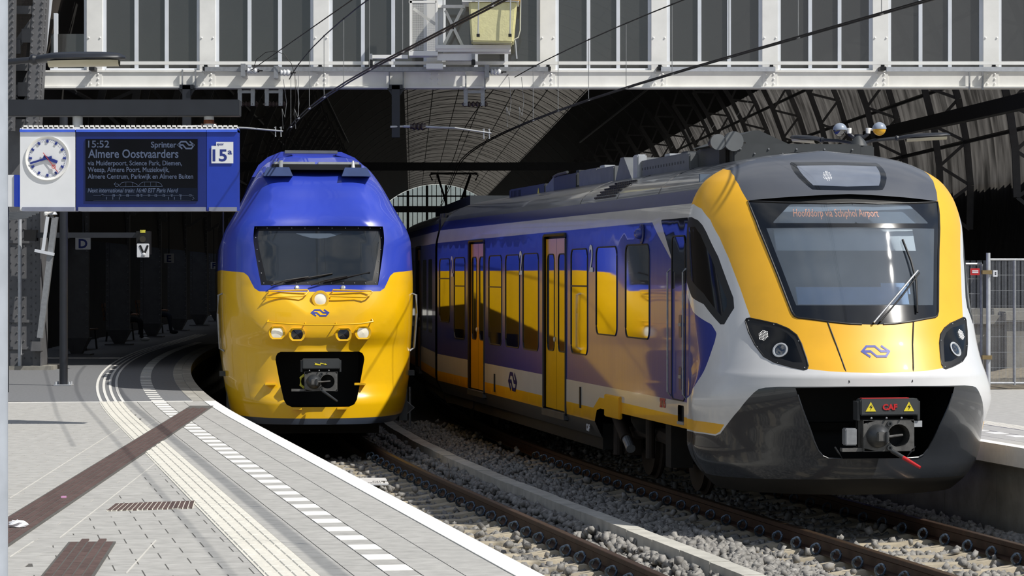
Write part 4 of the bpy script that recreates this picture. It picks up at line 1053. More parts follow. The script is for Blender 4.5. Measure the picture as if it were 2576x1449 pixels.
# shadow-side flank, roof, ends, floor
b = MB(); zz = [.55,.7,1.5,2.9,3.18,3.41]; vs_ = []
for z in zz: vs_ += [(float(Wf(z)), V0, z), (float(Wf(z)), V1, z)]
b.add(vs_, [(2*i, 2*i+1, 2*i+3, 2*i+2) for i in range(len(zz)-1)]); b.build('far_flank', 's_blue', sng, local=True)
rz = [3.41,3.48,3.55,3.6,3.65,3.69,3.72,3.74]
sec = [(-float(Wf(z)), z) for z in rz]+[(float(Wf(z)), z) for z in rz[::-1]]
def roof_mesh(v0, v1, name, parent):
    b = MB(); vv = np.linspace(v0, v1, 8); n = len(sec)
    b.add([(u, v, z) for v in vv for u, z in sec], [(i*n+j, i*n+j+1, (i+1)*n+j+1, (i+1)*n+j) for i in range(7) for j in range(n-1)]); return b.build(name, 's_roof', parent, local=True, smooth=True)
roof_mesh(V0, V1, 'roof', sng)
MB().box(-1.38, 1.38, V1-.03, V1, .6, 3.4).build('coach_end', 'rubber', sng, local=True)
MB().box(-1.30, 1.30, 6.6, V1, .35, .66).build('underframe', 'under', sng, local=True); MB().box(-.62, .62, 2.2, 6.6, .30, .9).build('underframe', 'under', sng, local=True)
MB().box(-1.2, 1.2, 1.2, V1, .88, .95).build('floor_pan', 'under', sng, local=True)
for v in np.arange(3.6, 8, 2.15): MB().tube([(-float(Wf(z))-.001, v+k_*.10, z) for k_, z in enumerate([3.34,3.41,3.5,3.58,3.64])], .004, 5).build('roof_seam', 'rubber', sng, local=True)
# roof grille
b = MB()
for i in range(12):
    for j in range(6):
        z = 3.38+j*.036; v = 6.0+i*.10-j*.0; w_ = float(Wf(z)); b.box(-w_-.006, -w_+.02, v, v+.055, z, z+.02)
tag(b.build('roof_grille', 'black', sng, local=True), kind='stuff')
# bogie
def bogie(parent, vc, dv=1.2):
    r = bpy.data.objects.new('bogie', None); col.objects.link(r); r.parent = parent; ORG[r.name] = ORG[parent.name]
    for s_ in (-1, 1):
        for sd in (-1, 1):
            v = vc+s_*dv
            MB().lathe([(.42,0),(.445,.02),(.445,.05),(.40,.07),(.40,.13),(.30,.12),(.12,.13),(.10,.17)], (sd*.66, v, .45), (sd,0,0), 28).build('wheel', 'under_brown', r, local=True, smooth=True)
            MB().box(sd*.98-.10, sd*.98+.10, v-.17, v+.17, .30, .62).build('axle_box', 'under_brown', r, local=True, bevel=.03)
            MB().tube([(sd*1.0, v+s_*.30, .62+.10*math.sin(a)) for a in (0,1)], .05, 8).build('spring_arm', 'under', r, local=True)
    for sd in (-1, 1):
        MB().tube([(sd*.98, vc-dv-.3, .55), (sd*.98, vc-.5, .62), (sd*.98, vc+.5, .62), (sd*.98, vc+dv+.3, .55)], .085, 8).build('side_frame', 'under_brown', r, local=True, smooth=True)
        MB().ball((sd*1.0, vc, .80), .27, 16, 10, (1,1,.75)).build('air_spring', 'under', r, local=True, smooth=True)
        d_ = MB().cyl((sd*1.18, vc+1.15, .78), (sd*1.18, vc+.62, .52), .075, 14).build('damper', 'under_brown', r, local=True, smooth=True); MB().cyl((sd*1.18, vc+.62, .52), (sd*1.18, vc+.40, .42), .055, 14).build('damper_rod', 'galv', d_, local=True)
        MB().cyl((sd*1.15, vc+1.22, .30), (sd*1.15, vc+1.22, .92), .06, 12).build('vertical_damper', 'under_brown', r, local=True)
        MB().cyl((sd*1.12, vc-.35, .36), (sd*1.12, vc-.35, .86), .055, 12).build('vertical_damper', 'under_brown', r, local=True)
        MB().box(sd*1.2-.12, sd*1.2+.12, vc-2.2, vc-1.95, .38, .86).build('sand_box', 'under', r, local=True)
        MB().tube([(sd*1.15, vc-1.6, .8), (sd*1.18, vc-1.62, .5), (sd*1.15, vc-1.5, .3), (sd*1.1, vc-1.3, .35)], .018, 6).build('hose', 'under', r, local=True)
    return r
bogie(sng, 5.2, 1.2); bogie(sng, 18.4, 1.2)
# roof equipment, front to back
def rbox(name, u0, u1, v0, v1, z0, z1, m='equip', bev=.015): return MB().box(u0, u1, v0, v1, z0, z1).build(name, m, sng, local=True, bevel=bev)
o = rbox('resistor_box', -.70, .72, 2.75, 4.4, 3.60, 3.86, 'equip_dark')
b = MB()
for k in range(9): b.ball((-.62+k*.155, 2.742, 3.80-(k % 2)*.05), .011, 6, 4)
tag(b.build('rivets', 'galv', o, local=True), kind='stuff')
b = MB(); b.prism([(-.80,3.3,3.86),(-.32,3.3,4.03),(-.26,3.3,4.03),(.08,3.3,3.88),(.08,3.3,3.86)], (0,.9,0)); b.build('sloped_cover', 'equip_dark', sng, local=True)
MB().box(-.70,-.02,3.28,4.2,4.0,4.02).build('cover_edge', 'galv_light', sng, local=True) if False else None
rbox('end_post', .78, .95, 3.0, 3.2, 3.55, 3.86, 'equip_dark'); MB().lathe([(.10,0),(.07,.06),(.02,.11)], (.80,3.1,3.86), (0,0,1), 12).build('vent_cap', 'equip_dark', sng, local=True, smooth=True)
for uu, zz_, r_ in ((-.87,3.89,.08),(-.70,3.90,.10)):
    h_ = MB().lathe([(r_,0),(r_,.10),(r_*.5,.30)], (uu, 2.72, zz_-.02), (0,1,0), 24).build('horn', 'rubber', sng, local=True, smooth=True)
    MB().lathe([(r_+.006,-.006),(r_+.006,.02),(r_*.9,.02)], (uu, 2.72, zz_-.02), (0,1,0), 24).build('horn_rim', 'equip', h_, local=True)
rbox('horn_bracket', -.74,-.50,2.9,3.2,3.6,3.88, 'under')
o = rbox('converter_case', -.78, .70, 4.5, 6.9, 3.58, 3.84)
for k in range(16): MB().box(-.784,-.775,4.62+k*.14,4.66+k*.14,3.72,3.75).build('case_rib', 'equip_dark', o, local=True)
rbox('case_bracket', -.82,-.70,6.85,7.1,3.56,3.92, 'galv_light'); rbox('case_front', -.80,-.55,4.3,4.55,3.58,3.82, 'equip')
b = MB(); b.prism([(-.80,7.1,3.55),(-.80,7.7,3.92),(-.80,7.9,3.92),(-.80,8.3,3.55)], (.9,0,0)); b.build('wedge_cover', 'equip', sng, local=True)
rbox('air_unit', -.80,.7,8.3,9.4,3.55,3.84); rbox('air_unit', -.78,.7,9.45,10.6,3.55,3.86, 'equip')
o = rbox('air_unit', -.80,.7,10.7,12.3,3.55,3.84, 'equip_dark')
b = MB(); b.prism([(-.80,12.3,3.84),(-.80,12.9,3.72),(-.80,12.9,3.55),(-.80,12.3,3.55)], (1.4,0,0)); b.build('wedge_cover', 'equip', sng, local=True)
o = rbox('cooling_unit', -.80,.7,13.0,15.9,3.55,3.77, 'equip_dark')
b = MB()
for i in range(8): b.box(-.805,-.79,14.9+i*.11,14.93+i*.11,3.60,3.74)
tag(b.build('cooling_slats', 'black', o, local=True), kind='stuff')
b = MB(); b.prism([(-.806,13.35,3.60),(-.806,13.55,3.60),(-.806,13.45,3.72)], (.002,0,0)); b.build('warning_triangle', 'warn_yellow', o, local=True)
MB().tube([(-.78,12.4,3.84),(-.80,12.0,3.86),(-.80,11.3,3.87)], .02, 6).build('roof_pipe', 'equip_dark', sng, local=True)
for k, (v, z, l) in enumerate(((5.2,3.86,.3),(6.1,3.87,.25),(8.6,3.87,.2),(9.8,3.88,.3),(11.5,3.88,.2))): rbox('roof_fitting', -.6,-.45,v,v+l,3.82,z+.03, 'galv_light' if k % 2 else 'equip_dark', .006)

# ------------------------------------------------------------ next coaches of the commuter train, each a rigid body on the curve
def far_coach(y0, y1, label, first):
    a, c = C(y0, T2), C(y1, T2); k = (c.x-a.x)/(c.y-a.y); fr_ = Frame((a.x, a.y), k); Lc = (c-a).length
    t = thing('train_coach', (a.x, a.y, 0), label, 'coach', 'coaches coupled behind the leading one', rotz=fr_.rotz())
    regs = [('grey', None), ('blue', [(0,1.14),(Lc,1.14),(Lc,2.98),(0,2.98)]), ('line', [(0,3.19),(Lc,3.19),(Lc,3.335),(0,3.335)]), ('roof', [(0,3.335),(Lc,3.335),(Lc,3.41),(0,3.41)]),
            ('yellow', [(0,.7),(Lc,.7),(Lc,.86),(0,.86)]), ('skirt', [(0,.5),(Lc,.5),(Lc,.70),(0,.70)])]
    wins = [(v, v+1.1, 1.45, 2.72) for v in (.9, 2.6, 6.6, 8.1, 9.6) if v+1.1 < Lc]; doors = [(4.4, 5.85), (11.3, 12.75)]
    for w in wins: regs.append(('w%g' % w[0], rrect(*w, .11)))
    for d in doors: regs.append((None, rrect(d[0], d[1], .6, 2.97, .06)))
    r_ = cut_surface((0, Lc, .5, 3.41), regs, slift, snorm, list(np.arange(0, Lc+.01, 1.)), gy, False, .2)
    for kx, nm, mm in (('grey','flank_grey','s_side'),('blue','flank_blue','s_blue'),('line','flank_line','s_line'),('roof','roof_edge','s_roof'),('yellow','flank_yellow','s_sideyellow'),('skirt','skirt','s_skirt')): surf_obj(nm, r_[kx], mm, t)
    for w in wins: surf_obj('window', r_['w%g' % w[0]], 'win_dark', t)
    for d in doors: double_door(d[0], d[1], t)
    roof_mesh(0, Lc, 'roof', t); MB().box(-1.38,1.38,0,.03,.6,3.4).build('coach_end', 'rubber', t, local=True)
    MB().box(-1.3,1.3,0,Lc,.35,.66).build('underframe', 'under', t, local=True); MB().box(1.40,1.44,0,Lc,.55,3.41).build('far_flank', 's_blue', t, local=True)
    if first: MB().box(-.7,.7,2,Lc-2,3.6,3.85).build('roof_unit', 'equip_dark', t, local=True)
    return t
e_ = Vector((fs.A[0], fs.A[1], 0))+Vector((fs.d[0], fs.d[1], 0))*V1
bl = MB(); a0 = C(44.7, T2)
bl.box(-1.25, 1.25, V1-.02, V1+.75, .75, 3.45); bl.build('gangway_bellows', 'rubber', sng, local=True)
for v in (V1+.12, V1+.28, V1+.44, V1+.6): MB().box(-1.3,1.3,v-.03,v+.03,.72,3.48).build('bellows_fold', 'black', sng, local=True)
y0c = 45.0
far1 = far_coach(45.05, 59.5, 'second coach of the commuter train, behind the dark gangway', True)
far2 = far_coach(60.3, 76, 'third coach of the commuter train, carrying the raised pantograph', False)
# ------------------------------------------------------------ glazed gable of the shed
YF = 47.6
K = YF/F
def fx(x): return (x-CX)*K
def fz(y): return EYE+(YH-y)*K
def arch_z(X, Y=YF): d = X-SX(Y); return 4.2+math.sqrt(max(0, 100-d*d))
wf = thing('wall_front', (1.5, YF, 0), kind='structure')
posts = [-46+284*i for i in (0,)]+[238,522,808,1093,1378,1658,1937,2215,2493,2771]
zg0, zg1 = fz(218), fz(181)
gx0, gx1 = fx(92), 11.3
MB().box(gx0, gx1, YF, YF+.10, zg0, zg1).build('girder', 'white_paint', wf)
MB().box(gx0, gx1, YF-.06, YF+.30, zg0-.03, zg0).build('girder_flange', 'white_paint', wf)
MB().box(gx0, gx1, YF-.03, YF+.25, zg1, zg1+.03).build('girder_flange', 'white_paint', wf)
riv = MB()
for xc in posts[1:]:
    X = fx(xc); zt = arch_z(X)-.1
    if zt < zg1+.3: continue
    MB().box(X-.135, X+.135, YF-.02, YF+.18, zg1, zt).build('post', 'white_paint', wf)
    for sd in (-1, 1): MB().box(X+sd*.165-.03, X+sd*.165+.03, YF+.06, YF+.16, zg1, zt).build('post_flange', 'white_frame', wf)
    MB().box(X-.13, X+.13, YF-.012, YF, zg0, zg1).build('splice_plate', 'white_paint', wf)
    for k in range(3):
        for sd in (-1, 1): riv.ball((X+sd*.065, YF-.014, zg0+.05+k*.085), .02, 8, 5)
    z = zg1+.6
    while z < min(zt, 8.5):
        for sd in (-1, 1): riv.ball((X+sd*.10, YF-.022, z), .018, 8, 5)
        z += .78
tag(riv.build('rivets', 'white_paint', wf), kind='stuff')
for a, c in list(zip(posts[:-1], posts[1:])):
    xa, xc = fx(a)+.195, fx(c)-.195
    if a < 0: xa = fx(125)
    w = (xc-xa)/3
    n = 3 if a > 0 else 1
    if a < 0: w = xc-xa
    for i in range(n):
        x0, x1 = xa+i*w+(.03 if i else 0), xa+(i+1)*w-(.03 if i < n-1 else 0)
        zt = min(arch_z(x0), arch_z(x1))-.1
        if zt < zg1+.4: continue
        MB().box(x0, x1, YF+.10, YF+.115, zg1+.03, zt).build('pane', 'shed_glass', wf)
        if i < n-1: MB().box(xa+(i+1)*w-.032, xa+(i+1)*w+.032, YF+.05, YF+.16, zg1+.03, arch_z(x1)-.1).build('mullion', 'white_frame', wf)
    MB().box(xa, xc, YF+.04, YF+.16, zg1+.03, zg1+.07).build('sill_bar', 'white_frame', wf)
MB().box(fx(134), fx(143), YF+.05, YF+.16, zg1, arch_z(fx(140))-.1).build('mullion', 'white_frame', wf)
MB().beam((fx(105), YF+.05, fz(172)), (fx(132), YF+.05, fz(-60)), .06, .12).build('arch_edge', 'white_frame', wf)
b = MB(); q_ = [(-45, YF+.2, -.2), (SX(YF)-10.0, YF+.2, -.2), (SX(YF)-10.0, YF+.2, 4.2)]+[(SX(YF)+10*math.sin(math.radians(a)), YF+.2, 4.2+10*math.cos(math.radians(a))) for a in range(-90, 1, 6)]+[(SX(YF), YF+.2, 16), (-45, YF+.2, 16)]
b.prism(q_, (0,.3,0)); b.build('gable_infill', mat('brick_dark', '#3c352f', .9, var=.2, scale=3), wf)
# maintenance rails in front of the glazing
MB().box(fx(250), 11, YF-.32, YF-.25, fz(166), fz(158)).build('rail_upper', 'white_paint', wf)
for a, c in ((522,1378),(1660,1945),(2222,2900)): MB().box(fx(a), fx(c), YF-.42, YF-.30, fz(184), fz(173)).build('rail_lower', 'galv_light' if a > 600 else 'galv', wf)
for xc in posts[1:]:
    if fx(xc) > 10: continue
    b = MB(); b.box(fx(xc)-.05, fx(xc)+.05, YF-.34, YF, fz(180), fz(171)); b.box(fx(xc)-.03, fx(xc)+.03, YF-.30, YF-.24, fz(180), fz(166)); b.build('rail_bracket', 'rubber', wf)
for xc in (460, 493, 980, 1015, 1172, 1220, 2437, 2470): MB().box(fx(xc)-.012, fx(xc)+.012, YF-.09, YF-.04, zg0-.06, fz(176)).build('clamp_strap', 'galv', wf)

# ------------------------------------------------------------ window-cleaning gantry with its yellow tub
YG = 46.8; KG = YG/F
def gp(x, y, o=0.): return ((x-CX)*KG, YG+o, EYE+(YH-y)*KG)
def gbox(name, x0, x1, y0, y1, o0, o1, m, parent, bevel=0): a = gp(x0, y1); c = gp(x1, y0); return MB().box(a[0], c[0], YG+o0, YG+o1, a[2], c[2]).build(name, m, parent, bevel=bevel)
ga = thing('maintenance_gantry', gp(1110, 152), 'white steel window-cleaning gantry with a wire-mesh cage', 'gantry')
gbox('cage_base', 1029, 1102, 129, 141, -.1, .35, 'white_paint', ga); 
for x in (1031, 1096): gbox('cage_post', x, x+6, -60, 130, -.1, -.02, 'white_paint', ga)
gbox('mast', 1096, 1114, -120, 132, .05, .22, 'white_frame', ga)
for y in (6, -55): gbox('cage_rail', 1029, 1098, y-3, y+3, -.1, -.04, 'white_paint', ga)
b = MB()
for x in np.arange(1038, 1096, 2.6): a, c = gp(x, 128, -.09), gp(x, 8, -.09); b.beam(a, c, .006, .004)
for y in np.arange(10, 128, 2.6): a, c = gp(1037, y, -.09), gp(1097, y, -.09); b.beam(a, c, .006, .004, (0,1,0))
tag(b.build('cage_mesh', 'white_paint', ga), kind='stuff')
for (xa, ya), (xb, yb) in (((1115,115),(1163,20)), ((1120,25),(1165,118)), ((1040,20),(1095,60))): MB().beam(gp(xa, ya, .1), gp(xb, yb, .1), .04, .05).build('brace', 'white_paint', ga)
gbox('upper_arm', 1101, 1170, 13, 20, -.05, .05, 'white_paint', ga); gbox('lower_arm', 1097, 1285, 115, 124, -.15, .0, 'white_paint', ga); gbox('tub_shelf', 1102, 1285, 123, 131, -.1, .45, 'white_paint', ga)
gbox('trolley_bar', 932, 1026, 138, 147, -.02, .08, 'white_paint', ga); gbox('trolley_bar', 1100, 1195, 136, 152, -.02, .08, 'white_paint', ga)
for x in (928, 1186): gbox('trolley_wheel', x, x+10, 151, 165, -.12, .0, 'rubber', ga, .01); gbox('wheel_fork', x+1, x+9, 136, 152, -.08, -.02, 'galv', ga)
gbox('trolley_foot', 1072, 1114, 160, 173, .0, .3, 'white_paint', ga)
tbm = mat('tub_yellow', '#e8e2ab', .7, var=.05, scale=12, bump=.3, bscale=30); mat('tarp', '#b98a10', .6, var=.2, scale=20)
tb_ = thing('cleaning_tub', gp(1243, 115), 'pale yellow fibreglass work tub under a mustard tarpaulin', 'tub')
b = MB(); q = [gp(1186,112,-.55), gp(1292,115,-.55), gp(1301,12,-.62), gp(1180,12,-.62)]; q2 = [(p[0], p[1]+.75, p[2]) for p in q]
b.add(q+q2, [(0,1,2,3),(7,6,5,4),(0,4,5,1),(1,5,6,2),(2,6,7,3),(3,7,4,0)]); b.build('tub_body', tbm, tb_, bevel=.03)
gbox('tub_rim', 1164, 1306, 6, 14, -.66, .18, 'white_paint', tb_)
b = MB(); q = [gp(1167,8,-.68), gp(1308,14,-.68), gp(1310,-60,-.60), gp(1175,-70,-.60)]; b.prism(q, (0,.8,0)); b.build('tarpaulin', 'tarp', tb_, bevel=.02)
for x in (1206, 1285): r_ = MB().tube([gp(x, -40, -.72), gp(x-1, 30, -.70), gp(x-2, 96, -.66)], .012, 8).build('guard_tube', 'alu', tb_); gbox('tube_clamp', x-6, x+2, 94, 101, -.70, -.6, 'rubber', r_)
MB().tube([gp(1310,-40,-.3), gp(1309,80,-.3), gp(1304,98,-.3), gp(1293,104,-.3)], .012, 8).build('side_rail', 'alu', tb_); MB().tube([gp(1296,104,-.2), gp(1300,150,-.2)], .014, 8).build('side_leg', 'alu', tb_)

# ------------------------------------------------------------ shed: roof, ribs, walls, far gable
ce = thing('ceiling', (1, 120, 4.2), kind='structure')
ROOFY = [47.8]+list(np.arange(55.5, 352, 8.0))+[352]
def roof_pt(ang, Y, R=10.): a = math.radians(ang); return (SX(Y)+R*math.sin(a), Y, 4.2+R*math.cos(a))
def roof_strip(name, a0, a1, m, R=10., y0=47.8, y1=352, na=None):
    aa = np.linspace(a0, a1, na or max(3, int(abs(a1-a0)/4))); yy = [y for y in ROOFY if y0 <= y <= y1]; n = len(aa)
    return MB().add([roof_pt(a, y, R) for y in yy for a in aa], [(i*n+j, i*n+j+1, (i+1)*n+j+1, (i+1)*n+j) for i in range(len(yy)-1) for j in range(n-1)]).build(name, m, ce)
roof_strip('roof_sheet', -96, -22, 'shed_dark'); roof_strip('roof_sheet', 37, 62, 'shed_dark')
roof_strip('skylight', -22, 37, 'skylight')
b = MB()
for a in np.arange(-21, 37, 9.6):
    b.tube([roof_pt(a, y, 9.95) for y in (48.0, 120, 200, 351)], .03, 4)
for y in np.arange(52, 350, 8.0): b.tube([roof_pt(a, y, 9.95) for a in np.arange(-22, 37.1, 5.9)], .02, 4)
tag(b.build('glazing_bars', 'shed_dark', ce), kind='stuff')
# corrugated flank
aa = np.linspace(62, 98, 10); yy = np.arange(47.8, 175, .12); vs_ = []
for y in yy:
    R = 10.+.05*math.sin(y*2*math.pi/.72)
    vs_ += [roof_pt(a, y, R) for a in aa]
n = len(aa); MB().add(vs_, [(i*n+j, i*n+j+1, (i+1)*n+j+1, (i+1)*n+j) for i in range(len(yy)-1) for j in range(n-1)]).build('corrugated_sheet', 'corrugated', ce, smooth=True)
roof_strip('roof_sheet', 62, 98, 'shed_dark', 10.1, 168)
def rib(Y):
    t = bpy.data.objects.new('roof_rib', None); col.objects.link(t); t.parent = ce; ORG[t.name] = ORG[ce.name]
    A1 = [roof_pt(a, Y, 9.85) for a in range(-92, 97, 6)]; A2 = [roof_pt(a+3, Y, 9.15) for a in range(-92, 91, 6)]; far = [abs(a+3) > 50 for a in range(-92, 91, 6)]
    b = MB(); 
    for i in range(len(A1)-1): b.beam(A1[i], A1[i+1], .15 if abs(-89+6*i) > 50 else .035, .07, (0,1,0))
    for p, q in [(A2[i], A2[i+1]) for i in range(len(A2)-1) if far[i] and far[i+1]]: b.beam(p, q, .15, .07, (0,1,0))
    b.build('rib_chord', 'column_grey', t)
    b = MB()
    for i in [k for k in range(len(A2)) if far[k]]: b.beam(A1[i], A2[i], .07, .04, (0,1,0)); b.beam(A2[i], A1[i+1], .07, .04, (0,1,0))
    b.build('rib_lacing', 'column_grey', t)
    return t
rb = rib(55.5)
for y in ROOFY[2:26]:
    c = copy_tree(rb, ce); c.location = (SX(y)-SX(55.5), y-55.5, 0)
for a in (66, 74, 82, 48, -48, -66, -80): MB().tube([roof_pt(a, y, 9.8) for y in (48, 100, 170)], .05, 6).build('purlin', 'dark_steel', ce)
wl_ = thing('wall_left', (-11, 100, ZP), kind='structure')
b = MB()
for y in np.arange(49, 200, 3.0):
    x = SX(y)-11.6; MB().box(x, x+.1, y+.02, y+2.98, ZP, 5.4).build('wall_panel', 'shed_wall', wl_) if y < 110 else b.box(x, x+.1, y, y+3, ZP, 5.4)
tag(b.build('wall_run', 'shed_wall', wl_), kind='stuff')
wr_ = thing('wall_right', (11, 100, ZR), kind='structure')
b = MB()
for i, y in enumerate(np.arange(48, 190, 1.5)): x = SX(y)+10.1; b.box(x, x+.1, y, y+1.5, ZR-.1, 4.6)
b.build('wall_base', 'shed_wall', wr_)
wb = thing('wall_back', (-9.7, 350, 4), kind='structure')
glass('far_glass', (.30,.33,.35), .85, .1)
xc_ = SX(350)
b = MB(); zz0 = 8.2
b.prism([(xc_+9.9*math.sin(math.radians(a)), 351, 4.2+9.9*math.cos(math.radians(a))) for a in np.linspace(-66, 66, 31)], (0,.05,0)); b.build('fan_glass', 'far_glass', wb)
for x in np.arange(-8.8, 9, .62):
    zt = 4.2+math.sqrt(9.9**2-x*x); big = int(round((x+8.8)/.62)) % 4 == 0
    MB().box(xc_+x-(.16 if big else .045), xc_+x+(.16 if big else .045), 350.7, 350.95, 8.2, zt).build('fan_mullion', 'shed_dark', wb)
for z in (8.25, 10.9, 12.6):
    w_ = math.sqrt(9.9**2-(z-4.2)**2); MB().box(xc_-w_, xc_+w_, 350.7, 350.95, z-.09, z+.09).build('fan_transom', 'shed_dark', wb)
MB().box(xc_-10, xc_+10, 350.6, 351, 7.2, 8.2).build('lintel', 'shed_dark', wb); MB().box(xc_-10, xc_-6, 350.6, 351, -.2, 7.2).build('pier', 'shed_dark', wb); MB().box(xc_+4, xc_+10, 350.6, 351, -.2, 7.2).build('pier', 'shed_dark', wb)
MB().box(xc_-6, xc_+4, 350.8, 350.85, 2.5, 7.2).build('end_glass', 'far_glass', wb)
for x in np.arange(-6, 4, .7): MB().box(xc_+x-.05, xc_+x+.05, 350.7, 350.8, 2.5, 7.2).build('end_mullion', 'shed_dark', wb)
# transverse portal beams
def cross_beam(Y, z0, z1, x0, x1, label, m='dark_steel'):
    o = MB().box(x0, x1, Y-.12, Y+.12, z0, z1).build('portal_beam', m); return tag(ground(o), label, 'beam')
cross_beam(80, 5.53, 5.77, SX(80)-9.3, SX(80)+9.5, 'dark steel portal beam spanning the shed behind both trains')
cross_beam(170, 6.35, 6.75, SX(170)-9.3, SX(170)+9.3, 'distant steel beam below the arched end window of the shed')
o = MB().beam(P(2640,240,49.5), P(2180,345,74), .22, .30).build('sloping_girder', 'dark_steel'); tag(ground(o), 'sloping dark girder crossing the corrugated side of the shed', 'girder')

# ------------------------------------------------------------ riveted columns along the platform
def riv_grid(b, x0, x1, y, z0, z1, nx, st, r=.016):
    for i in range(nx):
        x = x0+(x1-x0)*i/max(1, nx-1); z = z0
        while z < z1: b.ball((x, y, z), r, 6, 4); z += st
X0, X1 = P(18,900,47.1).x, P(86,900,47.1).x
ca = thing('riveted_column', ((X0+X1)/2, 47.1, ZP), 'big grey riveted steel column with lattice top beside the departure board', 'column')
MB().box(X0, X1, 47.1, 47.7, ZP+.06, 6.2).build('column_body', 'column_grey', ca)
MB().box(X1-.02, X1+.14, 47.06, 47.10, ZP+.06, 4.4).build('column_flange', 'column_grey', ca); MB().box(X1+.13, X1+.15, 46.95, 47.6, ZP+.06, 4.4).build('column_flange', 'column_grey', ca)
MB().box(X0-.1, X1+.35, 46.8, 48.0, ZP, ZP+.07).build('plinth', 'concrete', ca)
for z in (1.15, 1.62, 3.0): MB().box(X0, X1+.12, 47.07, 47.1, z, z+.05).build('stiffener', 'column_grey', ca)
b = MB(); riv_grid(b, X0+.06, X1-.06, 47.09, 1.0, 3.6, 4, .15); riv_grid(b, X1+.03, X1+.11, 47.05, 1.0, 4.3, 2, .12, .013)
tag(b.build('rivets', 'column_grey', ca), kind='stuff')
# lattice above
b = MB()
LA, LB, RA, RB = P(24,330,46.55), P(28,-80,46.55), P(80,330,46.55), P(104,-80,46.55)
MB().beam(LA, LB, .18, .12, (0,1,0)).build('lattice_chord', 'column_grey', ca); MB().beam(RA, RB, .20, .14, (0,1,0)).build('lattice_chord', 'column_grey', ca); MB().beam(P(99,330,46.8), P(122,-80,46.8), .05, .25, (0,1,0)).build('lattice_flange', 'column_grey', ca)
for (xa,ya),(xb,yb) in (((28,25),(85,25)),((26,168),(88,168)),((26,310),(84,310)),((30,130),(88,50)),((50,250),(85,170)),((40,215),(86,300))): MB().beam(P(xa,ya,46.85), P(xb,yb,46.85), .14, .05, (0,1,0)).build('lattice_bar', 'column_grey', ca)
for (x, y) in ((38,118),(60,225),(70,90)): MB().box(P(x,y,46.8).x-.10, P(x,y,46.8).x+.10, 46.76, 46.8, P(x,y,46.8).z-.12, P(x,y,46.8).z+.12).build('gusset', 'column_grey', ca)
b = MB()
for t in np.linspace(.02, .98, 26):
    for (A_, B_, o) in ((LA,LB,-.05),(LA,LB,.05),(RA,RB,-.07),(RA,RB,.07),(P(99,330,46.7),P(122,-80,46.7),0)):
        p = A_.lerp(B_, t); b.ball((p.x+o, p.y-.08, p.z), .022, 6, 4)
tag(b.build('rivets', 'column_grey', ca), kind='stuff')
b = MB()
for x in np.arange(24, 84, 1.9): b.beam(P(x,-20,47.0), P(x,300,47.0), .006, .006)
for y in np.arange(-20, 300, 1.9): b.beam(P(24,y,47.0), P(84,y,47.0), .006, .006)
tag(b.build('bird_netting', 'rubber', ca), kind='stuff')
# pipe and slanted strut beside it
o = MB().tube([P(50,540,46.95), P(50,923,46.95)], .035, 10).build('drain_pipe', 'galv_light', None, smooth=True); tag(ground(o), 'pale vertical drain pipe on the front of the riveted column', 'pipe')
st = thing('slanted_strut', P(97,870,47.0), 'light grey slanted double strut leaning from the riveted column foot', 'strut')
MB().beam(P(101,850,46.6), P(139,545,46.6), .10, .10, (0,1,0)).build('strut_bar', 'galv', st); MB().beam(P(108,630,46.55), P(120,545,46.55), .05, .06, (0,1,0)).build('strut_bar', 'white_frame', st)
MB().beam(P(88,630,46.55), P(136,640,46.55), .05, .09, (0,1,0)).build('strut_tie', 'white_frame', st); b = MB(); q = P(97,868,46.95); b.box(q.x-.12,q.x+.06,46.8,47.1,q.z-.10,q.z+.06); b.build('strut_shoe', 'column_grey', st)

def inner_column():
    t = thing('shed_column', (0,0,0))
    MB().box(-.22,.22,-.25,.25,.36,5.2).build('column_body', 'column_grey', t, local=True)
    for sx in (-1,1): MB().box(sx*.24-.04, sx*.24+.04, -.28,-.24,.36,5.2).build('column_flange', 'column_grey', t, local=True)
    b = MB(); b.add([(-.10,-.12,.02),(.10,-.12,.02),(.10,.12,.02),(-.10,.12,.02),(-.27,-.28,.36),(.27,-.28,.36),(.27,.28,.36),(-.27,.28,.36)], [(0,3,2,1),(4,5,6,7),(0,1,5,4),(1,2,6,5),(2,3,7,6),(3,0,4,7)]); b.build('column_foot', 'column_grey', t, local=True)
    MB().box(-.3,.3,-.3,.3,0,.03).build('base_plate', 'column_grey', t, local=True)
    b = MB()
    for sx in (-.24,.24):
        for k in range(26): b.ball((sx,-.29,.45+k*.14), .018, 6, 4)
    tag(b.build('rivets', 'galv', t, local=True), kind='stuff')
    return t
ic = inner_column(); first = True
for Y in (55.5,63.5,71.5,79.5,87.5,95.5,103.5):
    o = ic if first else copy_tree(ic); first = False
    o.location = (SX(Y)-10.15, Y, ZP); ORG[o.name] = Vector(o.location)
    tag(o, 'dark riveted column on a narrow foot inside the shed, in the row along the platform', 'column', 'columns inside the shed')
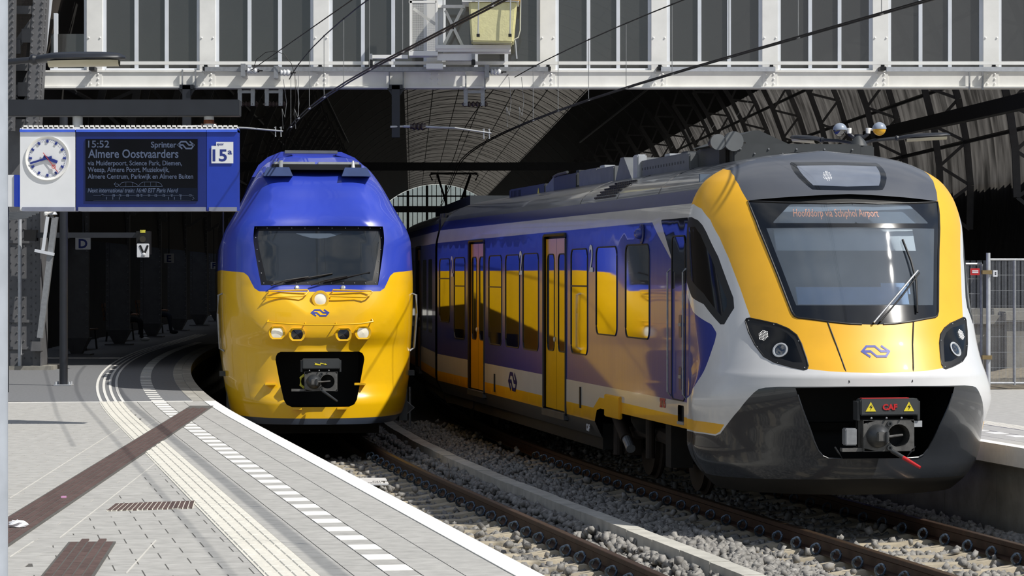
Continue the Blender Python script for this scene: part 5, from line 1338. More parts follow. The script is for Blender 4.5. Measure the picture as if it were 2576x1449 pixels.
# benches and two waiting people between the columns
mat('bench_wood', '#6b4a30', .6, var=.15, scale=10, stretch=(1,8,1)); mat('cloth_dark', '#1d1f26', .9, var=.1); mat('cloth_jean', '#2b3242', .9, var=.1); mat('skin', '#b98a72', .6); mat('shoe_white', '#d9d9d6', .6); mat('hair', '#1b1512', .7)
def bench(x, y, label):
    t = thing('bench', (x, y, ZP), label, 'bench', 'platform benches')
    for k in range(4): MB().box(.0+k*.11, .10+k*.11, -.9, .9, .43, .46).build('seat_slat', 'bench_wood', t, local=True)
    for k in range(4): MB().box(-.10-.015*k, -.07-.015*k, -.9, .9, .52+k*.11, .61+k*.11).build('back_slat', 'bench_wood', t, local=True)
    for sy in (-.75,.75):
        MB().tube([(.42,sy,0),(.38,sy,.43),(0,sy,.42),(-.06,sy,.55),(-.13,sy,.95)], .025, 6).build('bench_frame', 'dark_steel', t, local=True); MB().tube([(.0,sy,.42),(-.05,sy,0)], .025, 6).build('bench_leg', 'dark_steel', t, local=True)
    return t
bench(SX(59.5)-10.75, 59.5, 'slatted wooden bench standing alone between the first two shed columns')
bench(SX(67.5)-10.75, 67.5, 'slatted wooden bench with a seated person in white shoes')
bench(SX(75.5)-10.75, 75.5, 'slatted wooden bench with a seated person in jeans')
def seated(x, y, label, trousers, shoe):
    t = thing('person', (x, y, ZP), label, 'person')
    vs = [(0,0,.56),(0,0,.80),(-.04,0,1.06),(-.03,0,1.16),(-.01,0,1.24), (.0,.17,1.04),(.06,.24,.82),(.26,.17,.68), (.0,-.17,1.04),(.06,-.24,.82),(.26,-.17,.68), (.02,.10,.54),(.46,.12,.53),(.48,.12,.12),(.50,.12,.06), (.02,-.10,.54),(.46,-.12,.53),(.52,-.12,.12),(.54,-.12,.06)]
    es = [(0,1),(1,2),(2,3),(3,4),(2,5),(5,6),(6,7),(2,8),(8,9),(9,10),(0,11),(11,12),(12,13),(13,14),(0,15),(15,16),(16,17),(17,18)]
    rr = [.15,.15,.13,.06,.06,.07,.055,.04,.07,.055,.04,.10,.075,.05,.04,.10,.075,.05,.04]
    me = bpy.data.meshes.new('body'); me.from_pydata(vs, es, []); o = link('body', me, t)
    sk = o.modifiers.new('s', 'SKIN'); o.modifiers.new('d', 'SUBSURF').levels = 1
    lay = me.skin_vertices[0].data if me.skin_vertices else None
    if lay is None:
        import bmesh
        bm = bmesh.new(); bm.from_mesh(me); bm.verts.layers.skin.verify(); bm.to_mesh(me); bm.free(); lay = me.skin_vertices[0].data
    for i, r_ in enumerate(rr): lay[i].radius = (r_, r_); lay[i].use_root = (i == 0)
    bpy.context.view_layer.update()
    m2 = bpy.data.meshes.new_from_object(o.evaluated_get(bpy.context.evaluated_depsgraph_get())); o.modifiers.clear(); o.data = m2
    for mm in ('cloth_dark', trousers): m2.materials.append(MATS[mm])
    for p in m2.polygons: p.use_smooth = True; p.material_index = 1 if p.center.z < .66 and p.center.x > -.3 else 0
    MB().ball((.0,0,1.36), .10, 14, 10, (1.05,.85,1.2)).ball((.10,0,1.35), .022, 8, 6).ball((.0,.09,1.36), .022, 6, 5).ball((.0,-.09,1.36), .022, 6, 5).build('head', 'skin', t, local=True, smooth=True)
    MB().ball((-.025,0,1.40), .108, 14, 10, (1.0,.95,1.05), -20, 90).build('hair', 'hair', t, local=True, smooth=True)
    for sy, dx in ((.12,.0),(-.12,.05)): MB().ball((.56+dx, sy, .05), .05, 10, 8, (2.3,.85,1)).build('shoe', shoe, t, local=True, smooth=True)
    for sy in (.17,-.17):
        b = MB(); b.ball((.31, sy, .665), .045, 8, 6, (1.2,.9,.5))
        for k in range(4): b.tube([(.34, sy-.03+k*.02, .67), (.385+.008*(k in (1,2)), sy-.03+k*.02, .665), (.40, sy-.03+k*.02, .645)], .009, 5)
        b.tube([(.31, sy-.045*math.copysign(1, sy), .67), (.35, sy-.06*math.copysign(1, sy), .665)], .010, 5); b.build('hand', 'skin', t, local=True, smooth=True)
    return t
seated(SX(67.5)-10.5, 67.3, 'person in dark clothes and white shoes sitting on a bench', 'cloth_dark', 'shoe_white')
seated(SX(75.5)-10.5, 75.4, 'person in a dark top and jeans sitting on a bench', 'cloth_jean', 'cloth_dark')
# ------------------------------------------------------------ departure board hanging from its beam
YB = 29.0
def bp(x, y, o=0.): v = P(x, y, YB); return Vector((v.x, YB+o, v.z))
def bbox(name, x0, x1, y0, y1, o0, o1, m, parent, bevel=0): a, c = bp(x0, y1), bp(x1, y0); return MB().box(a.x, c.x, YB+o0, YB+o1, a.z, c.z).build(name, m, parent, bevel=bevel)
o = thing('sign_gantry', (bp(-60, 270).x, YB+.15, ZP), 'dark horizontal steel beam carrying the departure board', 'beam')
bbox('beam', -75, 601, 250, 291, .02, .26, 'post_dark', o, .006); bbox('beam_post', -90, -50, 240, 1083, .02, .26, 'post_dark', o)
bd = thing('departure_board', (bp(325, 530).x, YB+.12, bp(325, 530).z), 'blue platform departure board with clock, display and track number', 'sign')
for x, rust in ((190, 0), (522, 1)):
    h_ = MB().cyl(bp(x, 290, .14), bp(x, 322, .14), .055, 16).build('hanger', 'galv_light', bd, smooth=True)
    if rust: MB().cyl(bp(x, 300, .14), bp(x, 310, .14), .057, 16).build('rust_band', mat('rust', '#6a3a22', .8, var=.5, scale=30), h_)
def casing(x0, x1, name, m, face):
    c = bbox(name, x0, x1, 322, 530, 0.01, .26, m, bd); return c
cm_ = casing(50, 189, 'clock_case', 'sign_white', 0); dm = casing(191, 519, 'display_case', 'sign_blue_dark', 0); nm_ = casing(520, 597, 'number_case', 'sign_blue', 0)
for x0, x1, c in ((50,189,cm_),(191,519,dm),(520,597,nm_)):
    bbox('top_trim', x0, x1, 326, 332, -.012, .27, mat('trim_blue', '#3f63d8', .3), c); bbox('bottom_trim', x0+6, x1-1, 521, 531, -.008, .27, mat('trim_grey', '#8f93a6', .3, metal=.4), c)
for k in range(42):                                               # comb along the top against birds
    x = 59+k*12.9
    if 181 < x < 190: continue
    bbox('bird_comb', x, x+8.2, 315, 323, .0, .06, 'white_paint', bd)
bbox('comb_rail', 55, 596, 320, 327, .0, .20, 'white_paint', bd)
# clock
cc = bp(119.5, 398); R = 49*YB/F
MB().lathe([(R*1.13,-.005),(R*1.13,.02),(R*1.06,.016),(R,.008),(R*.99,-.004)], (cc.x, YB+.01, cc.z), (0,-1,0), 48).build('clock_rim', 'white_paint', cm_, smooth=True)
MB().lathe([(R*1.0,0),(R*1.0,.006)], (cc.x, YB+.01, cc.z), (0,-1,0), 48).build('clock_dial', 'sign_white', cm_)
def clk(a, r): a = math.radians(a); return Vector((cc.x+math.sin(a)*r, YB, cc.z+math.cos(a)*r))
for k in range(12): p, q = clk(k*30, R*.80), clk(k*30, R*.95); MB().beam((p.x,YB-.002,p.z), (q.x,YB-.002,q.z), .022, .012, (0,1,0)).build('hour_mark', 'clock_mark', cm_)
b = MB()
for k in range(60):
    if k % 5: p = clk(k*6, R*.93); b.ball((p.x, YB-.003, p.z), .0042, 6, 4)
tag(b.build('minute_dots', 'clock_mark', cm_), kind='stuff')
def hand(a, r0, r1, w, o, m, name): p, q = clk(a, r0), clk(a, r1); return MB().beam((p.x,YB-o,p.z), (q.x,YB-o,q.z), w, .006, (0,1,0)).build(name, m, cm_)
hand(112, -R*.22, R*.55, .034, .010, 'clock_mark', 'hour_hand'); hand(253, -R*.24, R*.92, .022, .014, 'clock_mark', 'minute_hand')
sh_ = hand(143, -R*.35, R*.92, .007, .018, 'hand_red', 'second_hand'); p = clk(143, R*.55)
MB().tube([(p.x+.018*math.cos(t), YB-.018, p.z+.018*math.sin(t)) for t in np.linspace(0, 2*math.pi, 17)[:-1]], .004, 5, closed=True).build('second_ring', 'hand_red', sh_)
# display
scr = bbox('screen', 215, 497, 350, 506, -.004, .02, 'screen', dm)
bbox('screen_band', 216, 496, 473, 505, -.006, .02, 'screen_band', scr)
def btext(s, x, y, hgt, width=None, align='LEFT', m='screen_text', bold=.0008, shear=0, par=None, o=-.007): text('lettering', s, hgt*YB/F*1.38, m, par or scr, bp(x, y, o), (1,0,0), (0,0,1), align, bold=bold, shear=shear, width=width*YB/F if width else None, depth=.0005)
btext('15:52', 222, 371, 18, 53); btext('Sprinter', 380, 371, 15, 64, bold=.0015)
btext('Almere Oostvaarders', 222, 397, 22, 227, bold=.0018)
btext('via Muiderpoort, Science Park, Diemen,', 221, 416, 12.5, 237); btext('Weesp, Almere Poort, Muziekwijk,', 221, 432.5, 12.5, 205); btext('Almere Centrum, Parkwijk en Almere Buiten', 221, 449.5, 12.5, 265)
btext('Next international train: 16:40 EST Paris Nord', 221, 484, 11, 227, shear=.25)
lc = bp(468, 365, -.008)
logo('display_logo', 'screen_text', scr, 40*YB/F, lambda x, y: Vector((lc.x+x, YB-.008, lc.z+y*1.25)), .08, local=False)
def pline(pts, w=.0035, par=None, m='screen_text', name='display_line'):
    b = MB()
    for p, q in zip(pts, pts[1:]): b.beam(bp(*p, -.008), bp(*q, -.008), .002, w, (0,0,1) if abs(p[1]-q[1]) < abs(p[0]-q[0]) else (1,0,0))
    return b.build(name, m, scr)
pline([(302,470),(301,466),(306,460),(314,458),(330,458),(340,461),(347,466),(349,469),(302,470)]); pline([(349,468),(354,461),(361,458),(395,458),(404,461),(409,469),(349,469)])
for x in (317,333,364,379,393): pline([(x,458),(x,469)], .002)
pline([(288,463),(297,463),(299,466),(297,469),(290,469)]); pline([(291,459),(287,463),(291,467)])
pline([(235,492),(487,492)], .002); pline([(235,504),(480,504)], .002); pline([(484,495),(489,499),(484,503)], .003)
for x in (258,286,302,321,347,356,375,392,412,432,454,479): 
    a = bp(x, 492); MB().box(a.x-.012, a.x+.012, YB-.0075, YB-.006, a.z-.012, a.z+.013).build('coach_tab', 'screen_text', scr)
for x, s in ((258,'M'),(286,'L'),(302,'K'),(321,'J'),(347,'I'),(356,'H'),(375,'G'),(392,'F'),(412,'E'),(432,'D'),(454,'C'),(479,'B')): btext(s, x, 495.5, 6, None, 'CENTER', 'screen', .0004, 0, None, -.0085)
for x in (268,284,300,424,439,455): btext('1', x, 502, 7, None, 'CENTER')
# track number
a = bp(559, 384)
pl = MB(); pl.prism([bp(532,411,-.005), bp(587,411,-.005), bp(587,357,-.005), bp(544,357,-.005), bp(544,367,-.005), bp(532,367,-.005)], (0,.004,0)); pl = pl.build('number_plate', 'sign_white', nm_)
btext('spoor', 546, 365.5, 7, 17, m='clock_mark', bold=.001, par=pl, o=-.006); btext('15', 535, 405, 30, 36, m='clock_mark', bold=.0045, par=pl, o=-.006); btext('a', 573, 388, 14, 11, m='clock_mark', bold=.002, par=pl, o=-.006)

# ------------------------------------------------------------ posts, lamps and small signs on the left platform
q = G(160, 970, ZP)
sp_ = thing('sign_post', q, 'slim dark round post bolted to the tarmac below the departure board', 'post')
MB().cyl((q.x, q.y, ZP+.02), (q.x, q.y, 4.9), .062, 20).build('post_tube', 'post_dark', sp_, smooth=True)
MB().box(q.x-.13, q.x+.13, q.y-.13, q.y+.13, ZP+.004, ZP+.02).build('base_plate', 'galv_light', sp_)
for sx in (-.1,.1): 
    for sy in (-.1,.1): MB().cyl((q.x+sx, q.y+sy, ZP+.02), (q.x+sx, q.y+sy, ZP+.06), .016, 8).build('anchor_bolt', 'galv_light', sp_)
def lamp_head(t, tip, back, m='post_dark', s=1.):       # flat oval lamp on a tube: tip and neck points
    tip, back = Vector(tip), Vector(back); d = tip-back; L_ = d.length; d.normalize(); r_ = d.cross(Vector((0,0,1))).normalized(); u_ = r_.cross(d)
    def ringp(x, w, h0, h1): return [back+d*x+r_*(w*math.cos(a))+u_*((h1 if math.sin(a) > 0 else h0)*math.sin(a)) for a in [2*math.pi*k/14 for k in range(14)]]
    secs = [(0,.03,.03,.03),(.08*L_,.05,.03,.035),(.2*L_,.12,.02,.05),(.45*L_,.15,.02,.055),(.75*L_,.14,.02,.05),(.93*L_,.10,.018,.04),(L_,.03,.01,.015)]
    b = MB(); vs = [p for s_ in secs for p in ringp(s_[0], s_[1]*s, s_[2]*s, s_[3]*s)]; n = 14
    b.add(vs, [(i*n+j, i*n+(j+1)%n, (i+1)*n+(j+1)%n, (i+1)*n+j) for i in range(len(secs)-1) for j in range(n)]+[tuple(range(n))[::-1], tuple((len(secs)-1)*n+j for j in range(n))]); hd = b.build('lamp_head', m, t, smooth=True)
    b = MB(); se2 = [(.17*L_,.08),(.25*L_,.115),(.6*L_,.125),(.85*L_,.10),(.93*L_,.06)]
    vs = []
    for x, w in se2: vs += [back+d*x+r_*(w*s*math.cos(a))-u_*(.018*s+.045*s*math.sin(a)) for a in np.linspace(0, math.pi, 9)]
    b.add(vs, [(i*9+j, i*9+j+1, (i+1)*9+j+1, (i+1)*9+j) for i in range(4) for j in range(8)]); b.build('lamp_glass', mat('lamp_bowl', '#b3ad96', .3, var=.05), hd, smooth=True)
    MB().lathe([(.035*s,-.02),(.045*s,0),(.035*s,.03)], back, d, 12).build('lamp_collar', m, hd, smooth=True)
YL = 20.7
ll = thing('platform_lamp', (P(-12,0,YL).x, YL, ZP), 'dark flat platform lamp reaching in over the departure board', 'lamp')
lamp_head(ll, P(316,146,YL), P(84,150,YL)); MB().tube([P(84,150,YL), P(20,156,YL), P(-6,170,YL), P(-12,230,YL)], .025, 10).build('lamp_arm', 'post_dark', ll, smooth=True)
MB().cyl((P(-12,0,YL).x, YL, ZP), (P(-12,0,YL).x, YL, P(0,200,YL).z), .05, 16).build('lamp_post', 'post_dark', ll, smooth=True)
xg = P(19,0,9).x-.09
o = MB().cyl((xg, 9, ZP), (xg, 9, 5.0), .09, 28).build('grey_post', mat('post_light', '#aeb4bd', .45, var=.08, scale=8), None, smooth=True); tag(ground(o), 'smooth light grey round post on the paving, close to the brown brick line', 'post')
# arm with the V board
YV = 46.7
va = thing('signal_arm', P(75,600,YV), 'dark horizontal bracket arm carrying a signal box with a V plate', 'signal')
a, c = P(72,598,YV), P(352,585,YV); MB().box(a.x, c.x, YV-.05, YV+.05, a.z, c.z).build('arm', 'post_dark', va)
a, c = P(62,606,YV), P(112,578,YV); MB().box(a.x, a.x+.22, YV-.08, YV+.1, a.z, c.z).build('arm_bracket', 'black', va)
a, c = P(345,640,YV), P(379,582,YV); sb = MB().box(a.x, c.x, YV-.12, YV+.1, a.z, c.z).build('signal_box', 'black', va)
MB().lathe([(.055,0),(.055,.03),(.045,.03)], (P(362,600,YV).x, YV-.12, P(362,602,YV).z), (0,-1,0), 16).build('signal_lens', 'lens_dark', sb)
a, c = P(355,586,YV), P(368,583,YV); MB().box(a.x, c.x, YV-.125, YV-.10, a.z, c.z+.03).build('yellow_tab', 'yellow_sign', sb)
a, c = P(347,648,YV), P(378,613,YV); vp = MB().box(a.x, c.x, YV-.15, YV-.13, a.z, c.z).build('v_plate', 'sign_white', va, bevel=.008)
for x0, x1 in ((352,361),(372,364)): MB().beam(P(x0,617,YV-.157), P(x1,637,YV-.157), .035, .004, (0,1,0)).build('v_stroke', 'black', vp)
MB().ball(P(362,640,YV-.16), .032, 12, 8, (1,.4,1)).build('v_lamp', 'sign_white', vp, smooth=True)
# letter boards D, E, F
for s, x0, x1, y0, y1, Y in (('D',190,228,597,628,52), ('E',413,437,638,662,66), ('F',530,546,659,677,90)):
    a, c = P(x0,y1,Y), P(x1,y0,Y); t = thing('letter_board', ((a.x+c.x)/2, Y, a.z), 'white hanging board with the dark blue letter %s' % s, 'sign', 'platform letter boards')
    MB().box(a.x, c.x, Y-.03, Y+.03, a.z, c.z).build('board', 'sign_white', t, bevel=.006)
    text('letter', s, (c.z-a.z)*1.02, 'clock_mark', t, ((a.x+c.x)/2, Y-.032, a.z+(c.z-a.z)*.14), (1,0,0), (0,0,1), 'CENTER', bold=.008)
    MB().tube([((a.x+c.x)/2, Y, c.z), ((a.x+c.x)/2, Y, 4.0), (SX(Y)-10.1, Y, 4.0)], .02, 8).build('drop_rod', 'dark_steel', t)
# blue-edged white board at the far left, canopy slats, camera domes
a, c = P(14,520,38), P(46,440,38); t = thing('side_board', ((a.x+c.x)/2, 38, a.z), 'white board with a blue edge left of the clock', 'sign')
MB().box(a.x, P(36,0,38).x, 38, 38.1, a.z, c.z).build('board', 'sign_white', t); MB().box(P(36,0,38).x, c.x, 37.98, 38.14, a.z, c.z).build('board_edge', 'sign_blue', t)
MB().cyl((a.x, 38.05, ZP), (a.x, 38.05, c.z), .04, 10).build('board_post', 'post_dark', t)
t = thing('louvre_canopy', P(40,545,44), 'grey ribbed canopy edge below the clock', 'canopy')
for k in range(5): MB().beam(P(8,536+k*4.5,44-.04*k), P(108-9*k,531+k*4.0,44-.04*k), .10, .025).build('canopy_slat', 'grey_part', t)
MB().cyl(P(12,536,44.05), P(12,536,48), .03, 8).build('canopy_tie', 'grey_part', t)
t = thing('dome_camera', P(132,545,46.3), 'grey dome camera on a white ball mount under the clock', 'camera')
MB().ball(P(133,540,46.3), .075, 16, 10, (1,1,.8), 0, 90).build('dome_cover', 'galv_light', t, smooth=True); MB().ball(P(133,540,46.3), .065, 16, 10, (1,1,.9), -90, 0).build('dome_glass', 'win_dark', t, smooth=True); MB().ball(P(116,538,46.3), .045, 12, 8).build('mount', 'white_paint', t, smooth=True); MB().cyl(P(116,538,43), P(133,532,46.3), .02, 8).build('mount_arm', 'white_paint', t)
# litter
t = MB(); t.ball((0,0,0), .034, 9, 7, (1.9,1.1,.8)); 
for i, v in enumerate(t.v): k = 1+.28*math.sin(i*12.9898)*math.cos(i*4.1); t.v[i] = (v[0]*k, v[1]*k, max(-.02, v[2]*k))
g_ = G(45,1327,ZP+.012); t.v = [(v[0]+g_.x, v[1]+g_.y, v[2]+g_.z+.02) for v in t.v]
tag(ground(t.build('paper_scrap', mat('paper', '#f1f1f4', .9, var=.05))), 'crumpled white tissue lying on the brown brick line', 'litter')
g_ = G(161,1252,ZP+.014); t = MB().prism([g_+Vector(v) for v in ((-.02,-.02,0),(.02,-.015,.0),(.015,.02,0),(-.012,.022,0))], (0,0,.012)); tag(ground(t.build('sweet_wrapper', mat('pink', '#d9a0c8', .6))), 'small pink wrapper on the brown brick line', 'litter')

# ------------------------------------------------------------ things in the track
q = G(1031, 1082, -.2)
t = thing('diamond_sign', (q.x, q.y, -.2), 'small grey diamond-shaped board on a thin post beside the blue and yellow train', 'sign')
c = P(1024, 1025, q.y); MB().cyl((q.x, q.y, -.2), (q.x, q.y, c.z+.35), .022, 10).build('post', 'galv', t)
MB().prism([(c.x-.135,q.y-.03,c.z),(c.x+.0,q.y-.03,c.z-.115),(c.x+.135,q.y-.03,c.z),(c.x,q.y-.03,c.z+.115)], (0,.012,0)).build('diamond_plate', 'galv_light', t); MB().prism([(c.x-.115,q.y-.033,c.z),(c.x,q.y-.033,c.z-.098),(c.x+.115,q.y-.033,c.z),(c.x,q.y-.033,c.z+.098)], (0,.003,0)).build('diamond_face', 'grey_part', t)
p0, p1, p2, p3 = G(905,1221,-.13), G(978,1221,-.13), G(970,1206,-.13), G(905,1206,-.13)
t = thing('track_notice', (p0+p2)/2, 'white notice plate with an arrow lying between the rails', 'sign')
MB().prism([p0,p1,p2,p3], (0,0,.02)).build('plate', 'sign_white', t)
xd = (p1-p0).normalized(); yd = (p3-p0).normalized()
text('lettering', 'NIET', .10, 'black', t, p0+xd*.16+yd*.33+Vector((0,0,.022)), xd, yd, 'LEFT', bold=.002); text('lettering', 'VERSTOPPEN', .10, 'black', t, p0+xd*.0+yd*.10+Vector((0,0,.022)), xd, yd, 'LEFT', bold=.002, width=.26)
MB().prism([p1+(-xd)*.055+yd*.10+Vector((0,0,.022))+xd*a+yd*b*2 for a, b in ((-.006,0),(.006,0),(.006,.10),(.02,.10),(0,.16),(-.02,.10),(-.006,.10))], (0,0,.001)).build('arrow', 'black', t)

# ------------------------------------------------------------ overhead line
def catenary(off, label, ym):
    t = thing('overhead_line', C(40, off, 5.0), label, 'overhead wire', 'catenary over the tracks')
    ycs = np.arange(8, 130, 3.)
    for d in (-.025, .025): MB().tube([C(y, off+d, 4.98) for y in ycs], .011, 5).build('contact_wire', 'wire', t)
    MB().tube([C(y, off, 5.85) for y in np.arange(6, ym, 2.)]+[C(ym, off, 5.85)], .009, 5).build('messenger_wire', 'wire', t)
    MB().tube([C(y, off, 6.0-.55*math.sin(math.pi*(y-ym)/45)) for y in np.arange(ym+1, ym+45, 2.5)], .009, 5).build('messenger_wire', 'wire', t)
    for y in np.arange(14.5, ym, 2.63):
        p, q = C(y, off, 4.98), C(y, off, 5.85); d_ = MB().cyl(p, q, .005, 5).build('dropper', 'wire_light', t); MB().ball(p, .02, 8, 6, (1.6,1,.7)).build('dropper_clip', 'galv_light', d_); MB().ball(q, .014, 6, 5).build('dropper_clip', 'wire', d_)
    for k in range(2):                                            # looped jumper cables near the gable
        x = (-.10, .12)[k]; p = C(ym+.2, off+x, 5.0); MB().tube([p, p+Vector((-.02,0,.35)), p+Vector((.03,0,.2)), p+Vector((.06,0,.45)), p+Vector((.02,-.2,.85))], .005, 5).build('jumper', 'wire_light', t)
    return t
c1 = catenary(T1, 'overhead contact and carrier wires above the blue and yellow train', 46.8)
c2 = catenary(T2, 'overhead contact and carrier wires above the grey-nosed train', 45.8)
o = MB().tube([P(630,178,47.2), P(885,0,30), P(1100,-150,24)], .0075, 5).build('feeder_wire', 'wire'); tag(ground(o), 'single dark feeder wire rising from the gable left of the droppers', 'wire')
o = MB().tube([P(635,180,47.1), P(645,150,47.0), P(668,132,47.0), P(690,128,47.0), P(715,136,47.0), P(733,160,47.0), P(742,190,47.0), P(744,250,47.0), P(738,290,47.0)], .006, 6).build('jumper_loop', 'wire'); tag(ground(o), 'arched black jumper cable looping over the gable insulators', 'wire')
for x, y, lab in ((635,178,'white insulator on the girder at the left end of the jumper loop'), (718,183,'white insulator on the girder at the right end of the jumper loop'), (1248,181,'white insulator on the girder right of the gantry')):
    c = P(x, y, 47.15); t = thing('insulator', c, lab, 'insulator', 'insulators on the gable girder')
    MB().lathe([(.03,-.10),(.055,-.08),(.035,-.05),(.06,-.02),(.04,.01),(.06,.04),(.03,.09)], c, (1,.1,0), 14).build('insulator_body', 'insulator_white', t, smooth=True)
    MB().box(c.x-.20, c.x-.12, 47.1, 47.6, c.z-.10, c.z+.12).build('insulator_bracket', 'galv', t); MB().cyl(c-Vector((.16,0,0)), c+Vector((.18,0,0)), .012, 8).build('insulator_pin', 'wire', t); MB().ball(c+Vector((.10,0,0)), .03, 8, 6).build('end_cap', 'rubber', t)
for x0, x1, lab in ((598,642,'U-shaped hanger with brown insulators under the girder beside the departure board'), (666,712,'U-shaped hanger with brown insulators under the girder by the track-side wire'), (1166,1220,'U-shaped hanger with brown insulators under the girder below the gantry')):
    a, c = P(x0, 222, 47.7), P(x1, 262, 47.7); t = thing('insulator_hanger', ((a.x+c.x)/2, 47.7, c.z), lab, 'hanger', 'hangers under the gable girder')
    for x in (a.x+.04, c.x-.04): MB().box(x-.035, x+.035, 47.65, 47.75, c.z-.03, zg0).build('hanger_leg', 'galv', t)
    MB().box(a.x, c.x, 47.66, 47.74, a.z-.09, a.z-.04).build('hanger_bar', 'galv', t)
    n = 6
    MB().lathe([(.02,0)]+[(.055 if k % 2 else .025, .02+k*(c.x-a.x+.06)/12) for k in range(12)]+[(.02, c.x-a.x+.08)], (a.x-.03, 47.7, c.z), (1,0,0), 12).build('insulator_stack', 'insulator', t, smooth=True)
def steady(xp, ypt, xe, ye, Y, off, lab):
    t = thing('steady_arm', P(xp, ypt, Y), lab, 'wire support', 'steady arms at the gable')
    a, c = P(xp-10, 346, Y), P(xp+10, 222, Y); MB().box(a.x, c.x, Y-.07, Y+.07, a.z, c.z+.05).build('drop_post', 'post_dark', t)
    MB().prism([P(xp-22,222,Y), P(xp+22,222,Y), P(xp+9,242,Y), P(xp-9,242,Y)], (0,.08,0)).build('post_gusset', 'post_dark', t); MB().box(a.x-.05, c.x+.05, Y-.07, 47.6, c.z-.02, c.z+.06).build('post_bearer', 'post_dark', t)
    p = P(xp+22, 318, Y); q = P(xe, ye, Y)
    MB().cyl(P(xp-14,319,Y-.1), p, .02, 8).build('arm_clamp', 'alu', t)
    ins = MB().lathe([(.05,0)]+[(.075 if k % 2 else .045, .04+k*.035) for k in range(6)]+[(.05,.27)], P(xp+36,318,Y-.05), (1,0,0), 12).build('arm_insulator', 'insulator', t, smooth=True)
    MB().cyl(P(xp+20,318,Y-.05), P(xp+74,319,Y-.05), .025, 8).build('arm_socket', 'alu', t)
    MB().tube([P(xp+70,319,Y-.05), P(xp+150,322,Y-.05), q], .022, 8, r2=.014).build('arm_tube', 'alu', t, smooth=True)
    for k in (0, 8): MB().tube([Vector(q)+Vector((-.15+.012*k,0,.06)), Vector(q)+Vector((-.13+.012*k,0,.08)), Vector(q)+Vector((-.13+.012*k,0,-.10))], .012, 6).build('wire_clip', 'alu', t)
steady(996, 300, 1236, 335, 47.45, T2, 'silver steady arm on a dark drop post under the girder above the far coaches')
steady(470, 300, 712, 330, 47.45, T1, 'silver steady arm reaching out from behind the departure board')
# pantograph on the third coach
t = thing('pantograph', (C(69, T2, 4.0)), 'raised black pantograph touching the wire above the third coach', 'pantograph')
c = C(69, T2, 0); d = Cdir(69); r_ = Vector((d.y, -d.x, 0))
def q_(u, v, z): return c+r_*u+d*v+Vector((0,0,z))
for sd in (-1, 1):
    MB().tube([q_(sd*.12,.0,3.85), q_(sd*.20,.9,4.35), q_(sd*.42,.1,5.0)], .035, 8).build('pantograph_arm', 'black', t, smooth=True); MB().tube([q_(sd*.55,.0,4.86), q_(sd*.62,0,5.0), q_(sd*.5,0,5.04)], .025, 6).build('head_horn', 'black', t, smooth=True)
for v in (-.15,.15): MB().add([q_(-.6,v-.03,5.02),q_(.6,v-.03,5.02),q_(.6,v+.03,5.02),q_(-.6,v+.03,5.02),q_(-.6,v-.03,5.06),q_(.6,v-.03,5.06),q_(.6,v+.03,5.06),q_(-.6,v+.03,5.06)], [(0,3,2,1),(4,5,6,7),(0,1,5,4),(1,2,6,5),(2,3,7,6),(3,0,4,7)]).build('contact_strip', 'black', t)
MB().beam(q_(-.5,0,3.80), q_(.5,0,3.80), .5, .12).build('pantograph_base', 'black', t)

# ------------------------------------------------------------ right platform: lamp with globes, fence, barriers
YR = 40.0
def rp(x, y, o=0.): v = P(x, y, YR); return Vector((v.x, YR+o, v.z))
rl = thing('double_lamp', (rp(2160,0).x, YR, ZR), 'dark double platform lamp with two domed globes on top', 'lamp')
MB().cyl((rp(2160,0).x, YR, ZR), rp(2160,338), .06, 16).build('lamp_post', 'post_dark', rl, smooth=True)
lamp_head(rl, rp(2390,340), rp(2256,348)); MB().tube([rp(2256,348), rp(2200,353), rp(2165,362)], .025, 8).build('lamp_arm', 'post_dark', rl, smooth=True)
lamp_head(rl, rp(2000,342,.5), rp(2072,351,.15)); MB().tube([rp(2072,351,.15), rp(2110,353,.1), rp(2158,362)], .025, 8).build('lamp_arm', 'post_dark', rl, smooth=True)
mat('globe_yellow', '#e2a80f', .3, var=.05, coat=.5); mat('globe_grey', '#8f99a8', .35, var=.05)
for x, y, sd, m_ in ((2113,327,-1,'win_dark'),(2212,325,1,'globe_yellow')):
    MB().tube([rp(2160,345), rp(2160+sd*14,345), rp(2160+sd*22,338), rp(2160+sd*24,326)], .03, 10).build('globe_arm', 'post_dark', rl, smooth=True)
    MB().cyl(rp(2160+sd*24,336), rp(2160+sd*24,322), .036, 12).build('globe_joint', 'white_paint', rl, smooth=True); MB().cyl(rp(2160+sd*24,326), rp(x,y), .02, 8).build('globe_stem', 'white_paint', rl)
    g_ = MB().ball(rp(x,y), .105, 20, 12, (1,1,1), 0, 90).build('globe_cap', 'globe_grey', rl, smooth=True); MB().ball(rp(x,y), .098, 20, 12, (1,1,1), -90, 5).build('globe_lens', m_, g_, smooth=True)
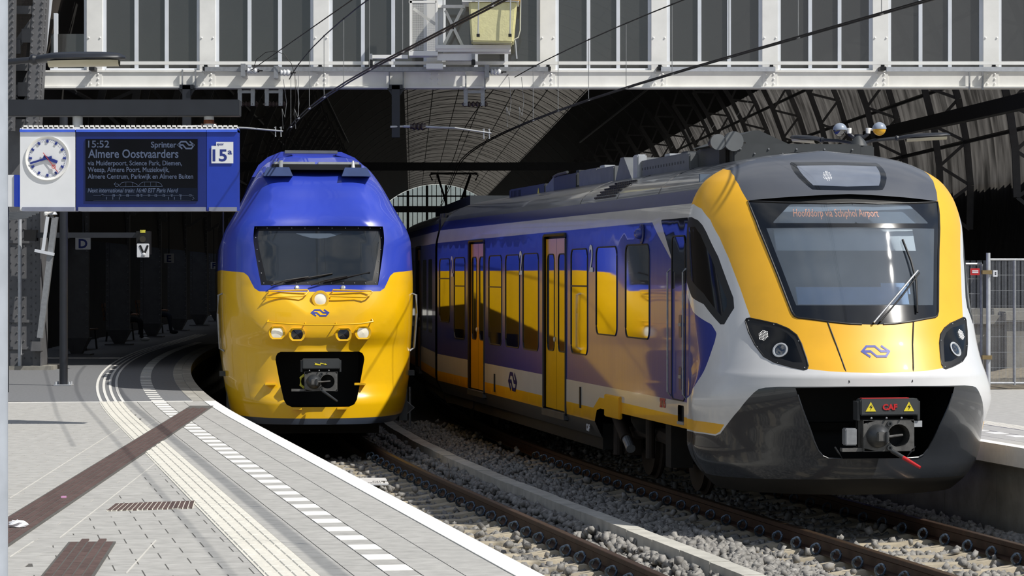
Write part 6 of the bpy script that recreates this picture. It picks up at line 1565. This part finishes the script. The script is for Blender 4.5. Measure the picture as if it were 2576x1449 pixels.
# fence
YE = 40.8
def ep(x, y, o=0.): v = P(x, y, YE); return Vector((v.x, YE+o, v.z))
def fence_panel(label, x0, x1, yt, yb, o0, o1, bars, sign):
    t = thing('mesh_fence', ep((x0+x1)/2, yb), label, 'fence', 'mesh fence panels')
    A_, B_, C_, D_ = ep(x0, yb, o0), ep(x1, yb+2, o1), ep(x1, yt, o1), ep(x0, yt, o0)
    MB().tube([D_, C_], .02, 8).build('top_rail', 'galv', t); MB().tube([A_, B_], .02, 8).build('bottom_rail', 'galv', t)
    for k in bars: MB().tube([A_.lerp(B_, k)-Vector((0,0,.03)), D_.lerp(C_, k)], .022, 8).build('fence_post', 'galv', t)
    b = MB(); n = int((x1-x0)/3.1)
    for i in range(n): k = (i+.5)/n; b.beam(A_.lerp(B_, k), D_.lerp(C_, k), .004, .004)
    for i in range(1, 8): k = i/8; b.beam(A_.lerp(D_, k), B_.lerp(C_, k), .005, .005)
    tag(b.build('wire_mesh', 'galv', t), kind='stuff')
    if sign:
        xa, xb, ya, yb_, m_ = sign; a, c = ep(xa, yb_), ep(xb, ya); s_ = MB().box(a.x, c.x, YE-.05, YE-.04, a.z, c.z).build('sign_plate', m_, t)
        for k in (.62, .38): MB().box(a.x+.025, c.x-.02, YE-.053, YE-.05, a.z+(c.z-a.z)*k-.008, a.z+(c.z-a.z)*k+.008).build('sign_line', 'sign_white' if m_ == 'red' else 'black', s_)
    return t
fence_panel('galvanised mesh fence panel with a red notice beside the grey-nosed train', 2330, 2472, 664, 962, -.1, .1, (.0, 1.0), (2440,2463,675,692,'red'))
fence_panel('galvanised mesh fence panel with a small beige notice', 2490, 2800, 653, 964, .05, .3, (0, .21, .95), (2497,2508,680,696,'sign_white'))
t = thing('upright_post', ep(2486, 985), 'tall galvanised post joining the two mesh fence panels', 'post'); MB().cyl(ep(2486,986), ep(2486,636), .032, 12).build('post_tube', 'galv_light', t, smooth=True)
for y in (684, 898): MB().box(ep(2470,0).x, ep(2494,0).x, YE-.06, YE+.06, ep(0,y+6).z, ep(0,y-4).z).build('post_clamp', mat('brass', '#8d7a55', .5, metal=.4), t)
# concrete barrier blocks, sand, dark cladding
for i, (x0, x1, y0, y1, Y, lab) in enumerate(((2380,2526,793,950,44.5,'weathered concrete barrier block behind the red fence notice'), (2530,2700,784,952,44.3,'weathered concrete barrier block behind the beige fence notice'), (2340,2482,776,800,47.0,'low pale concrete block lying behind the barrier'), (2500,2640,776,800,46.8,'low pale concrete block at the far end of the barrier'))):
    a, c = P(x0, y1, Y), P(x1, y0, Y); t = thing('barrier_block', ((a.x+c.x)/2, Y, ZR-.05), lab, 'barrier', 'concrete barrier blocks')
    MB().box(a.x, c.x, Y, Y+.5, ZR-.05, c.z-.10).build('block_body', 'concrete', t, bevel=.02); MB().box(a.x-.03, c.x+.03, Y-.08, Y+.58, c.z-.16, c.z).build('block_cap', 'concrete', t, bevel=.02)
sm = MB(); vs_ = []; nx, ny = 40, 16
for i in range(nx):
    for j in range(ny):
        x = 6.2+5.5*i/(nx-1); y = 40.9+4.2*j/(ny-1); e = min(1, i/5, j/3, (nx-1-i)/4, (ny-1-j)/3)
        vs_.append((x, y, ZR-.004+e*(.10+.10*j/ny+.06*math.sin(x*2.3+y)*math.cos(y*1.7)+.03*rng.random())))
sm.add(vs_, [(i*ny+j, (i+1)*ny+j, (i+1)*ny+j+1, i*ny+j+1) for i in range(nx-1) for j in range(ny-1)]); tag(sm.build('sand_heap', 'sand', None, smooth=True), 'loose pale sand heaped at the foot of the fence', 'sand', kind='stuff')
cl = thing('cladding_screen', (8.5, 47.5, ZR), 'dark ribbed cladding screen behind the concrete barrier blocks', 'screen')
for k in range(46): x = 6.2+k*.11; MB().box(x, x+.085, 47.55, 47.60, ZR, P(0,655,47.5).z).build('cladding_slat', 'post_dark', cl)
MB().box(6.2, 11.3, 47.6, 47.64, ZR, P(0,655,47.5).z).build('cladding_back', 'black', cl)
